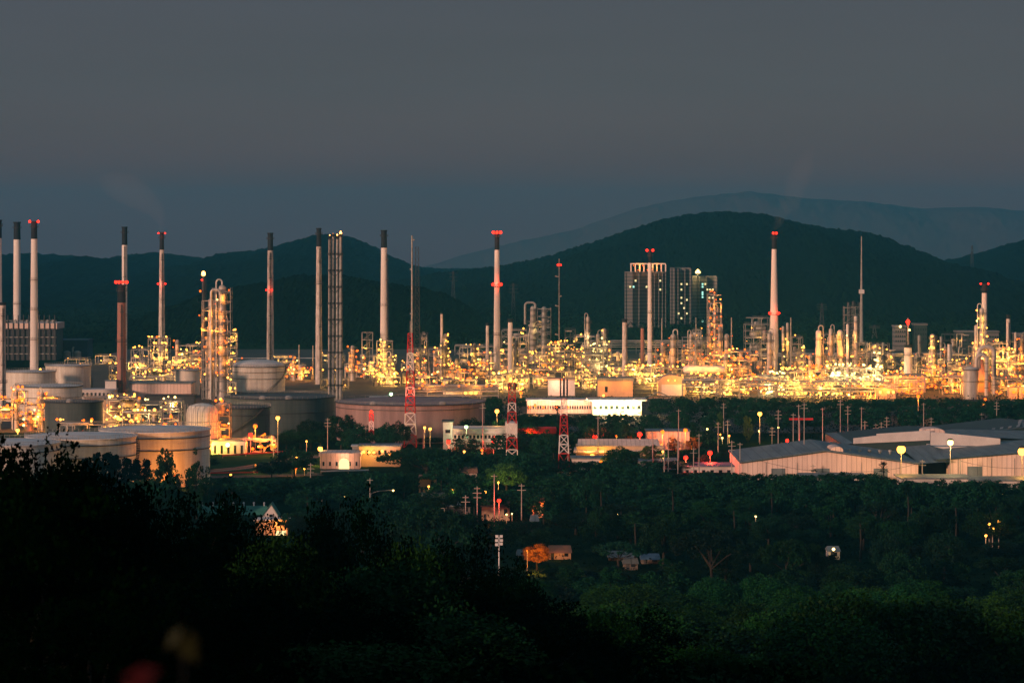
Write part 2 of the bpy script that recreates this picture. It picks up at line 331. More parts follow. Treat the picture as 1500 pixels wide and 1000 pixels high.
def lattice(name, label, cat, x, yt, yb, wt, wb, D, bands=None, material='steel', group=None, thick=.21, heads=(), reds=(), pole=0):
    """four-legged tapering lattice tower; bands = list of photo rows where the paint changes red / white"""
    cx = X(x, D); z0 = 0.; zt = Z(yt, D); t = thing(name, label, cat, (cx, D, z0), group)
    hw = lambda z: (m(wb,D) + (m(wt,D)-m(wb,D))*min(1, max(0,(z-Z(yb,D)))/(zt-Z(yb,D))))/2
    cuts = [zt] + ([Z(y, D) for y in bands] if bands else []) + [z0]
    for i in range(len(cuts)-1):
        hi, lo = cuts[i], cuts[i+1]; b = MB(); n = max(1, round((hi-lo)/max(2.2, 2*hw(lo)*1.1)))
        for k in range(n):
            a, c = lo+(hi-lo)*k/n, lo+(hi-lo)*(k+1)/n; wa, wc = hw(a), hw(c)
            P = [(-1,-1),(1,-1),(1,1),(-1,1)]
            for j in range(4):
                p, q = P[j], P[(j+1)%4]
                b.bar((cx+p[0]*wa, D+p[1]*wa, a), (cx+p[0]*wc, D+p[1]*wc, c), thick*1.3)
                b.bar((cx+p[0]*wa, D+p[1]*wa, a), (cx+q[0]*wc, D+q[1]*wc, c), thick*.75)
                b.bar((cx+q[0]*wa, D+q[1]*wa, a), (cx+p[0]*wc, D+p[1]*wc, c), thick*.75)
                b.bar((cx+p[0]*wc, D+p[1]*wc, c), (cx+q[0]*wc, D+q[1]*wc, c), thick)
        part('band' if bands else 'lattice_frame', b, M_[('red' if i % 2 == 0 else 'white') if bands else material], t, ('red painted band' if i % 2 == 0 else 'white painted band') if bands else None)
    if pole:
        part('pole', MB().tube([(cx,D,zt-1),(cx,D,Z(pole,D))], .14), M_['steel'], t)
    for y, n in heads:
        for k in range(n):
            a = 2*math.pi*k/n+.4; z = Z(y, D); r = hw(z)+.5
            px, py = cx+r*math.cos(a), D+r*math.sin(a); b = MB().box(px-.22,px+.22,py-.15,py+.15,z-1.2,z+1.2); b.bar((px,py,z),(cx+(r-.5)*math.cos(a),D+(r-.5)*math.sin(a),z),.12)
            part('antenna', b, M_['dsteel'], t)
    for y in reds:
        bulb(t, (cx, D-hw(Z(y,D))-.4, Z(y,D)), 'r', .7, 'warning_lamp'); glow(t, (cx, D-hw(Z(y,D))-2.2, Z(y,D)), 'r', 900)
    return t
g_ = 'red and white telecom towers'
lattice('telecom_tower', 'tallest red and white lattice tower with a red lamp, left of centre', 'tower', 601, 488, 655, 6, 18, 1133, [517,543,567,580,605,637], group=g_, reds=(573,), heads=((545,3),), pole=470)
lattice('telecom_tower', 'red and white lattice tower beside the pale office block', 'tower', 750, 560, 674, 8, 17, 1075, [590,603,620,641,658], group=g_, heads=((566,4),))
lattice('telecom_tower', 'red and white lattice tower with dark antenna crown in front of the long salmon block', 'tower', 826, 584, 697, 7, 17, 1000, [584.5,608,637,664,690], group=g_, pole=556, heads=((560,6),(568,6),(577,6)))
lattice('telecom_tower', 'small red and white lattice mast with one red lamp on top', 'tower', 544, 606, 662, 5.5, 8, 1110, [617,630,641], group=g_, reds=(603,))
lattice('flare_derrick', 'thin unlit lattice derrick beside the grey riser pole', 'tower', 611, 362, 520, 4.5, 8, 1700, material='dsteel', thick=.16)
def mast(x, yt, yb, wt, wb, D, label, material='steel', arms=(), reds=(), box=None, name='mast', cat='mast'):
    cx = X(x, D); t = thing(name, label, cat, (cx, D, 0)); zt = Z(yt, D)
    part('pole', MB().tube([(cx,D,0),(cx,D,zt*.5),(cx,D,zt)], [m(wb,D)/2, m((wt+wb)/2,D)/2, m(wt,D)/2], 10), M_[material], t)
    for y, d in arms:
        z = Z(y, D); part('arm', MB().box(cx+min(0,d), cx+max(0,d), D-.25, D+.25, z-.3, z+.3).box(cx+d-.5, cx+d+.5, D-.4, D+.4, z-.1, z+.6), M_['steel'], t)
    for y in reds: bulb(t, (cx-.6, D-.9, Z(y,D)), 'r', .7, 'warning_lamp'); bulb(t, (cx+1, D-.6, Z(y,D)), 'r', .5, 'warning_lamp'); glow(t, (cx, D-2.2, Z(y,D)), 'r', 400)
    if box: part('cabin', MB().box(cx-m(3.6,D), cx+m(3.6,D), D-2, D+2, Z(box+3,D), Z(box-3,D)), M_['wallw'], t)
    return t
mast(603.5, 345, 530, 2.2, 3.6, 1650, 'tall grey riser pole against the hills, left of centre', 'steel', arms=((352,.9),(395,-.8),(460,-.8)))
mast(819, 379, 510, .8, 2.2, 1750, 'thin antenna mast with a red lamp near its tip, right of the centre chimney', 'steel', arms=((405,-2),(448,-2),(434,1.2),(490,-2)), reds=(388,))
mast(1262, 346, 500, 1.2, 5.5, 2150, 'slim tapering brown mast with a white cabin at mid height', 'pole', box=427)
for x, yt, lab in ((1019.5,465,'thin grey vent pole left of the scaffold tower'),(1071.5,465,'thin grey vent pole right of the scaffold tower'),(969.5,466,'thin grey vent pole just right of the tower block chimney'),(1158.5,465,'thin grey vent pole right of the thick smooth chimney'),(438,505,'thin vent pole beside the small lit still'),(458.5,506,'thin vent pole left of the flare bundle')):
    mast(x, yt, 560, 1.6, 2.2, 1650, lab, 'steel', name='vent_pole', cat='pole')
lattice('pylon', 'very faint transmission pylon on the saddle between the right hills', 'pylon', 1424, 360, 416, 1.5, 6, 4700, material='dsteel', thick=.5)
for x, yt, D, lab in ((1204,444,2500,'faint pylon with cross arms left of the dark scaffold columns'),(1281,476,2300,'faint pylon right of the brown mast'),(664,397,3000,'faint pylon on the hillside left of centre'),(752,415,2700,'faint pylon with dim red lamp behind the short chimney')):
    t = lattice('pylon', lab, 'pylon', x, yt, YH+H*F/D, 1.5, 7, D, material='dsteel', thick=.28)
    for f in (.95,.86,.77):
        z = Z(yt,D)*f; b = MB().bar((X(x,D)-4.5,D,z),(X(x,D)+4.5,D,z),.35); part('crossarm', b, M_['dsteel'], t)

# ------------------------------------------------------------------ storage tanks
def tank(x, w, D, h, label, wallm='tank', roof='cone', rims='rim', girders=(), rail=True, stair=None, hatches=0, bandm=None, dome=None):
    cx = X(x, D); r = m(w, D)/2; t = thing('storage_tank', label, 'tank', (cx, D, 0), 'storage tanks'); n = 64
    part('shell', MB().lathe(cx, D, [(r,0),(r,h)], n), M_[wallm], t)
    rh = dome or (r*.05 if roof == 'cone' else r*.24)
    prof = [(r*math.cos(a), h+.02+rh*math.sin(a)) for a in [i*math.pi/2/8 for i in range(8)]]+[(.3,h+.02+rh)] if roof == 'dome' else ([(r*.995,h+.02),(.3,h+.02+rh)] if roof == 'cone' else [(r*.97,h-.8),(r*.5,h-.9),(.3,h-.9)])
    rf = part('roof', MB().lathe(cx, D, prof, n, cap=roof != 'open'), M_['tankroof' if roof == 'open' else 'paleroof'], t)
    b = MB().ring(cx, D, r, r+.5, h-.35, h+.05, n)
    part('wind_girder', b, M_[rims], t)
    for z in girders: part('wind_girder', MB().ring(cx, D, r-.01, r+.35, z-.12, z+.12, n), M_['dsteel'], t)
    if rail:
        b = MB().ring(cx, D, r+.42, r+.5, h+1.0, h+1.1, n).ring(cx, D, r+.42, r+.5, h+.5, h+.58, n)
        for k in range(n): a = 2*math.pi*k/n; b.bar((cx+(r+.46)*math.cos(a), D+(r+.46)*math.sin(a), h), (cx+(r+.46)*math.cos(a), D+(r+.46)*math.sin(a), h+1.1), .09)
        part('railing', b, M_['steel'], rf)
    if stair is not None:
        b = MB(); ns = int(h/.5); da = (h*1.4)/r/ns
        for k in range(ns):
            a = stair + da*k; c, q = math.cos(a), math.sin(a)
            b.bar((cx+r*c, D+r*q, .5*k), (cx+(r+1.1)*c, D+(r+1.1)*q, .5*k), .35)
            if k: b.bar((cx+(r+1.1)*pc, D+(r+1.1)*pq, .5*k+.6), (cx+(r+1.1)*c, D+(r+1.1)*q, .5*k+1.1), .14)
            pc, pq = c, q
        part('stairway', b, M_['dsteel'], t)
    for k in range(hatches):
        a = -math.pi/2 + (k-(hatches-1)/2)*.5; px, py = cx+(r-1.6)*math.cos(a), D+(r-1.6)*math.sin(a)
        part('roof_vent', MB().lathe(px, py, [(1.6,h-.2),(1.6,h+.6),(1.1,h+1.3),(.3,h+1.5)], 14), M_['tankroof'], rf)
    return t
tank(8, 156, 908, 18.6, 'white tank at the left edge, nearest and half hidden by leaves', girders=(16.2,), rims='paleroof', roof='cone')
tank(119, 160, 940, 18.4, 'white tank with shaded front, middle one of the three nearest', girders=(16.2,12.2), rims='paleroof', roof='cone', stair=-.9)
tank(227, 160, 972, 18.4, 'white tank glowing apricot on its front, right one of the three nearest', girders=(16.2,12.2), rims='paleroof', roof='cone')
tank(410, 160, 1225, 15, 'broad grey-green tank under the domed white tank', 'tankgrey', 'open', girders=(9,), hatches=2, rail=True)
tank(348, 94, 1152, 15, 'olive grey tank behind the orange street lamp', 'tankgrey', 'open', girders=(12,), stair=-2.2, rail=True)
tank(601, 218, 1182, 15.5, 'widest tank, rusty pink wall streaked with stains', 'tankred', 'open', girders=(13.4,), hatches=3)
tank(379, 77, 1535, 13.5, 'white tank with shallow domed roof standing above the grey-green tank', 'tank', 'dome', girders=(10.5,7), stair=-1.2, dome=3.4)
tank(43, 76, 1445, 15, 'pale tank left of the orange streaked tank, behind the furnace lights', 'tank', 'cone', rims='steel', stair=-.5)
tank(100, 66, 1490, 16, 'pale tank washed with orange light beneath the boiler house', 'tank', 'cone', rims='steel', stair=-.55)
tank(72, 96, 1310, 15, 'pinkish tank in front of the orange streaked tank', 'tank', 'cone', girders=(10,), rims='rim')
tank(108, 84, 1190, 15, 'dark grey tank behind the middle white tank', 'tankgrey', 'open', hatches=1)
tank(156, 64, 1245, 13.5, 'dull red-brown tank below the rusty red chimney', 'tankred', 'open')
tank(275, 36, 1500, 13, 'small pink tank with flat roof left of the tall lit columns', 'tank', 'cone', rims='steel')
t = thing('yard_lamp', 'unseen yellow pole lamp added behind the trees to tint the middle white tank', 'street lamp', (X(150,908), 908, 0))
part('pole', MB().tube([(X(150,908),908,0),(X(150,908),908,4.5)], .12, 6), M_['pole'], t); bulb(t, (X(150,908),908,4.7), 'y', .35); glow(t, (X(150,908),909.5,4.2), 'y', 2200)  # pole lamp added behind the trees to yellow the tank wall
t = thing('yard_lamp', 'orange lamp on a pole before the apricot white tank, behind the trees', 'street lamp', (X(256,944), 944, 0))
part('pole', MB().tube([(X(256,944),944,0),(X(256,944),944,4.5)], .12, 6), M_['pole'], t); bulb(t, (X(256,944),944,4.7), 'o', .35); glow(t, (X(256,944),945.5,5.4), 'o', 9000)
tank(1422, 22, 1462, 15, 'small upright pale tank in the orange furnace area', 'vessel', 'dome', girders=(9,), dome=1.4)

# ------------------------------------------------------------------ process columns
def arc(c, r, a0, a1, n, y):
    return [(c[0]+r*math.cos(a0+(a1-a0)*k/n), y, c[1]+r*math.sin(a0+(a1-a0)*k/n)) for k in range(n+1)]
def column(x, yt, w, D, npl, nl, label, tint='y', material='vessel', pipe=True, P=5000, cage=False, name='process_tower', spread=1.0, nglow=None, dome=True):
    cx = X(x, D); r = m(w, D)/2; zt = Z(yt, D); t = thing(name, label, 'process tower', (cx, D, 0), 'slim columns of one kind' if label.startswith('slim column standing') else 'lit process columns')
    R = random.Random(round(x*31+yt*7))
    prof = [(r*1.25,0),(r*1.15,3),(r,4.5),(r,zt*.55),(r*(.86 if w > 6 else 1),zt*.6),(r*(.86 if w > 6 else 1),zt-r)]; q = prof[-1][0]
    prof += [(q*math.cos(a), zt-r+r*.8*math.sin(a)) for a in (.4,.8,1.2,1.5)]
    part('vessel', MB().lathe(cx, D, prof, 18), M_[material], t)
    zs = [zt*(.16 + .8*(k+.5)/max(1,npl)) for k in range(npl)]; plats = []
    for z in zs:
        ro = r + 1.0 + R.random()*.8; b = MB()
        a0 = R.uniform(-3.0,-1.5); span = R.choice((math.pi*2, math.pi*1.3, math.pi))
        if span > 6: a0 = 0
        b.ring(cx, D, r*1.02, ro, z-.12, z+.06, 16, a0, a0+span); b.ring(cx, D, ro-.08, ro, z+.95, z+1.07, 16, a0, a0+span); b.ring(cx, D, ro-.08, ro, z+.5, z+.58, 16, a0, a0+span)
        for k in range(9): a = a0+span*k/8.; b.bar((cx+ro*math.cos(a),D+ro*math.sin(a),z),(cx+ro*math.cos(a),D+ro*math.sin(a),z+1.05),.1)
        plats.append(part('platform', b, M_['dsteel'], t))
    b = MB(); sx = cx + r*.8 + .5
    b.bar((sx-.3,D-r*.7-.4,0),(sx-.3,D-r*.7-.4,zt*.97),.16); b.bar((sx+.3,D-r*.7-.4,0),(sx+.3,D-r*.7-.4,zt*.97),.16)
    for k in range(int(zt/1.2)): b.bar((sx-.3,D-r*.7-.4,k*1.2),(sx+.3,D-r*.7-.4,k*1.2),.12)
    part('ladder', b, M_['dsteel'], t)
    if pipe and R.random() < .35:
        s = R.choice((-1,1)); px = cx + s*(r+.8); pr = max(.22, r*.2)
        pts = [(cx,D-.4,zt-.4),(cx,D-.4,zt+.9)] + arc((cx+s*(r+.8)/2, zt+.9), (r+.8)/2, math.pi if s > 0 else 0, 0 if s > 0 else math.pi, 6, D-.4)[1:] + [(px,D-.4,2)]
        part('overhead_pipe', MB().tube(pts, pr, 8), M_['pipe'], t)
    if pipe:
        s = R.choice((-1,1)); pr = max(.2, r*.2)
        part('riser_pipe', MB().tube([(cx-s*(r+.6),D-.6,0),(cx-s*(r+.6),D-.6,zt*R.uniform(.5,.8)),(cx-s*r*.4,D-.6,zt*R.uniform(.8,.85))], pr*.8, 8), M_['pipe'], t)
    for k in range(nl):
        z = (zs[k % len(zs)] if zs else zt*(.2+.75*(k+.5)/nl)) + R.uniform(.8,2.4); a = R.uniform(-3.0,-.1)
        rr = (r+1.5)*spread
        bulb(plats[k % len(plats)] if plats else t, (cx+rr*math.cos(a), D+rr*math.sin(a), z), tint if R.random() < .85 else R.choice('yow'), R.uniform(.3,.56))
    for k in range(nglow if nglow is not None else max(1, nl//5)):
        n_ = nglow or max(1, nl//5); glow(t, (cx+R.uniform(-1,1)*(r+2), D-r-R.uniform(2.5,4), zt*(.25+.7*(k+.5)/n_)), tint, P*.5)
    if cage:
        b = MB(); c = r+2.4
        for p in ((-c,-c),(c,-c),(c,c),(-c,c)): b.bar((cx+p[0],D+p[1],0),(cx+p[0],D+p[1],zt*.97),.3)
        for k in range(int(zt/5)+1):
            z = min(k*5., zt*.97)
            for p, q in (((-c,-c),(c,-c)),((c,-c),(c,c)),((-c,-c),(-c,c)),((-c,c),(c,c))): b.bar((cx+p[0],D+p[1],z),(cx+q[0],D+q[1],z),.26)
            if k: b.bar((cx-c,D-c,z-5),(cx+c,D-c,z),.16)
        part('support_frame', b, M_['steel'], t)
    return t
column(309, 436, 10, 1462, 6, 9, 'left salmon column of the tall pair above the round caged tank', 'o', P=5000, cage=True, nglow=4)
column(325.5, 416, 12.5, 1450, 9, 14, 'tallest column of the left cluster with a pipe loop over its head', 'o', P=5000, cage=True, nglow=5)
t = column(298, 404, 4.5, 1475, 4, 5, 'slim dark flare column with an orange flame on its tip', 'o', 'dsteel', pipe=False)
part('flame', MB().lathe(X(298,1475), 1475, [(.5,Z(404,1475)),(1.1,Z(402,1475)),(.9,Z(399,1475)),(.3,Z(397,1475))], 10), M_['flame'], t); bulb(t, (X(296.5,1475),1473,Z(410,1475)), 'r', .5, 'warning_lamp')
column(563.5, 497, 10, 1600, 8, 26, 'tall column wrapped in yellow lamps at the foot of the salmon chimney', cage=True, P=5000)
column(572.5, 520, 8, 1590, 6, 14, 'shorter lamp-wrapped column right of the one under the salmon chimney', P=5000)
column(552, 535, 6, 1585, 4, 8, 'low lamp-hung still left of the one under the salmon chimney')
column(516.5, 505, 7, 1640, 6, 11, 'slim still with stacked yellow lamps right of the flare bundle', 'o')
column(430.5, 524, 4, 1640, 5, 11, 'small pointed still dotted with lamps right of the domed tank', 'o')
column(440.5, 534, 8, 1650, 1, 1, 'plain stubby pink vessel right of the domed tank', pipe=False, nglow=1)
column(652.5, 488, 6, 1680, 6, 12, 'slender still with a ladder of golden lamps, left of centre', 'y')
column(695, 502, 4, 1700, 5, 8, 'thin still with five golden lamps left of the centre chimney', 'y')
column(781, 447, 10, 1850, 8, 0, 'dark banded column under a white inverted pipe loop', 'w', nglow=1, P=3000)
column(797, 448, 9, 1870, 7, 0, 'dark caged column right of the white pipe loop', 'w', 'steel', cage=True, nglow=0, pipe=False)
column(861, 463, 5, 1760, 5, 1, 'slim grey column with a pale crown right of the antenna mast', 'w', nglow=1)
column(885, 480, 7, 1740, 5, 5, 'column with greenish lamps on its crown between mast and short chimney', 'w')
column(876, 488, 6, 1780, 4, 2, 'dim column left of the greenish crowned one', 'w')
column(971, 500, 9, 1620, 6, 8, 'caged column right of the tower block chimney', 'o', cage=True)
column(986, 488, 9, 1600, 5, 7, 'broad column with black band right of the tower block chimney', 'o')
column(1047, 455, 5, 1720, 8, 10, 'column inside the tall scaffold tower', 'o', cage=True)
column(1039.5, 473, 4, 1700, 6, 9, 'left companion column of the scaffold tower strung with lamps', 'o')
column(1054, 478, 4.5, 1690, 5, 5, 'right companion column of the scaffold tower', 'o')
column(1064.5, 488, 8, 1660, 4, 4, 'stout pink column right of the scaffold tower', 'o')
column(1012, 488, 5, 1720, 4, 3, 'grey-pink column left of the scaffold tower', 'o')
column(1062.5, 518, 6, 1560, 3, 8, 'short column with black cap between white lamps', 'y')
column(1147, 477, 4, 1700, 4, 4, 'slim column nearest the right side of the thick smooth chimney', 'y')
column(1153.5, 472, 4, 1700, 3, 2, 'second slim column right of the thick smooth chimney', 'y', pipe=False)
for x, lab in ((1199,'left fat pink column of the pair before the dark scaffold columns'),(1230.5,'right fat pink column of the pair before the dark scaffold columns')):
    column(x, 482, 9.5, 1740, 2, 2, lab, 'o', 'stack', P=6000, nglow=2)
column(1217, 480, 6, 1780, 3, 1, 'dim column between the two fat pink columns', 'o')
column(1244, 446, 5, 1900, 7, 0, 'left dark scaffold column beside the brown mast', 'w', 'dsteel', cage=True, nglow=0, pipe=False)
column(1250, 440, 5, 1920, 7, 0, 'right dark scaffold column beside the brown mast', 'w', 'dsteel', cage=True, nglow=0, pipe=False)
column(1241.5, 474, 4, 1640, 2, 2, 'pale pole-like column under the dark scaffold', 'y', 'stack', pipe=False)
column(1253.5, 462, 5.5, 1740, 5, 1, 'banded salmon column beside the brown mast', 'y', 'stackdirty')
column(1286, 515, 5, 1580, 4, 12, 'white-lamped still left of the pink box house', 'w')
column(1366, 488, 9, 1560, 7, 14, 'golden domed column between fat furnace stack and the pink stack', 'y', P=7000)
column(1346.5, 490, 5, 1800, 2, 0, 'plain unlit grey column right of the fat furnace stack', 'y', 'steel', pipe=False, nglow=0)
column(1378.5, 492, 4, 1790, 2, 0, 'plain unlit grey column right of the golden domed column', 'y', 'steel', pipe=False, nglow=0)
column(1438, 450, 8, 1570, 8, 15, 'golden column crowned by lamps, tallest at the right', 'y', P=8000)
column(1430, 475, 6, 1600, 3, 3, 'pink column left of the tallest golden column', 'o')
column(1487.5, 486, 4, 1640, 3, 3, 'thin red-brown column near the right edge', 'o')
column(1497, 492, 7, 1600, 4, 6, 'lit column at the right edge of the photo', 'o')
column(24, 570, 6, 1232, 4, 8, 'orange-lit stub column among the furnace lights at left', 'o', P=7000)
column(62, 573, 4, 1228, 5, 9, 'thin orange-lit column right among the furnace lights at left', 'o', P=7000)
column(44, 600, 8, 1226, 2, 4, 'squat brick-coloured drum among the furnace lights at left', 'o', 'rustred', P=7000, pipe=False)
column(204, 582, 8, 1222, 3, 4, 'salmon column with flame-bright lamp behind the right white tank', 'o', P=8000)
column(1187, 518, 7, 1560, 3, 8, 'lamp-crowned still left of the two fat pink columns', 'o')
t = lattice('red_lamp_mast', 'short mast with three red lamps and a white lamp on the fat furnace stack', 'mast', 1330, 466, 505, 1.2, 2.2, 1570, material='steel', thick=.16, reds=(474,))
bulb(t, (X(1330,1570)-.3, 1568, Z(471,1570)), 'r', 1.1, 'warning_lamp'); bulb(t, (X(1330,1570)+.5, 1568, Z(483,1570)), 'w', .6)

# ------------------------------------------------------------------ open steel process units
def unit(x0, x1, yt, D, nl, label, tint='y', dp=12, P=4500, bay=6.0, lev=4.6, dens=1.0, frame='steel', fill=.6, nglow=None, group='lit steel process units', lr=(.2,.6)):
    R = random.Random(x0*17+yt*3+x1); a, b_ = X(x0,D), X(x1,D); zt = max(5., Z(yt,D)); w = b_-a
    t = thing('process_unit', label, 'process unit', ((a+b_)/2, D, 0), group)
    nxp = max(1, round(w/bay)); L_ = max(1, round(zt/lev)); fr = MB(); zs = [zt*(k+1)/L_ for k in range(L_)]
    hts = [zt if R.random() < .5 else zs[R.randrange(min(L_-1,max(1,L_//2)), L_)] for _ in range(nxp)]; hts[R.randrange(nxp)] = zt
    for i in range(nxp+1):
        x = a + w*i/nxp; hz_ = max(hts[max(0,i-1)], hts[min(nxp-1,i)])
        for y in (D, D+dp): fr.bar((x,y,0),(x,y,hz_),.34)
    for i in range(nxp):
        u, v = a+w*i/nxp, a+w*(i+1)/nxp
        for z in zs:
            if z > hts[i]+.1: continue
            for y in (D, D+dp):
                fr.bar((u,y,z),(v,y,z),.3); fr.bar((u,y,z+1.05),(v,y,z+1.05),.09)
            fr.bar((u,D,z),(u,D+dp,z),.28); fr.bar((v,D,z),(v,D+dp,z),.28)
            if R.random() < .4: fr.bar((u,D,z-zt/L_),(v,D,z),.18)
            if R.random() < .3: fr.bar((v,D,z-zt/L_),(u,D,z),.18)
    part('frame', fr, M_[frame], t)
    for z in zs:
        run = []
        for i in range(nxp+1):
            if i < nxp and z <= hts[i]+.1 and R.random() < .75: run.append(i)
            elif run:
                part('deck', MB().box(a+w*run[0]/nxp+.05, a+w*(run[-1]+1)/nxp-.05, D+.2, D+dp-.2, z-.06, z+.06), M_['dsteel'], t); run = []
    nv = max(1, int(w*zt/60*fill))
    for k in range(min(nv, 9)):
        z = R.choice([0.1]+zs[:-1]); r = R.uniform(.8,1.7); x = R.uniform(a+r, max(a+r+.1,b_-r)); y = D+R.uniform(1.5,dp*.5)
        if R.random() < .5:
            h = R.uniform(3,6.5); part('drum', MB().lathe(x, y, [(r*.3,z+.3),(r,z+.9),(r,z+h),(r*.7,z+h+.5),(r*.2,z+h+.7)], 14), M_['vessel'], t)
        else:
            l = min(R.uniform(4,8), w*.7); x = R.uniform(a+l/2, max(a+l/2+.1, b_-l/2)); zc = z+r+.5
            b = MB().tube([(x-l/2-.4,y,zc),(x-l/2,y,zc),(x+l/2,y,zc),(x+l/2+.4,y,zc)], [r*.5,r,r,r*.5], 14); b.box(x-l*.3-.2,x-l*.3+.2,y-r*.7,y+r*.7,z,zc-r*.5); b.box(x+l*.3-.2,x+l*.3+.2,y-r*.7,y+r*.7,z,zc-r*.5)
            part('drum', b, M_['vessel'], t)
    for k in range(min(60, int((w*zt/14+2)*dens))):
        pp = MB()
        x = R.uniform(a-.3,b_+.3); y = D-R.uniform(.3,1.6); z = R.choice([1]+zs)+R.uniform(-.8,.8); r = R.uniform(.12,.3)
        if R.random() < .5: pp.tube([(x,y,max(0,z-R.uniform(3,9))),(x,y,z),(min(b_,x+R.uniform(.5,5)),y,z)], r, 6)
        else: pp.tube([(a+R.uniform(0,w*.4),y,z),(b_-R.uniform(0,w*.4),y,z)], r, 6)
        part('pipe', pp, M_['pipe'], t)
    for k in range(min(int(nl*2.5), 100)):
        i = R.randrange(nxp); z = R.choice([q for q in zs if q <= hts[i]+.1] + [.6]); x = a+w*(i+R.random())/nxp
        bulb(t, (x, D-R.uniform(.9,2.2), z+R.uniform(.9,2.4)), tint if R.random() < .8 else R.choice('yyow'), R.uniform(*lr))
    ng = nglow if nglow is not None else max(1, nl//6)
    for k in range(ng): glow(t, (a+w*(k+R.uniform(.2,.8))/ng, D-R.uniform(2,4), zt*R.uniform(.3,.95)), tint, P)
    return t
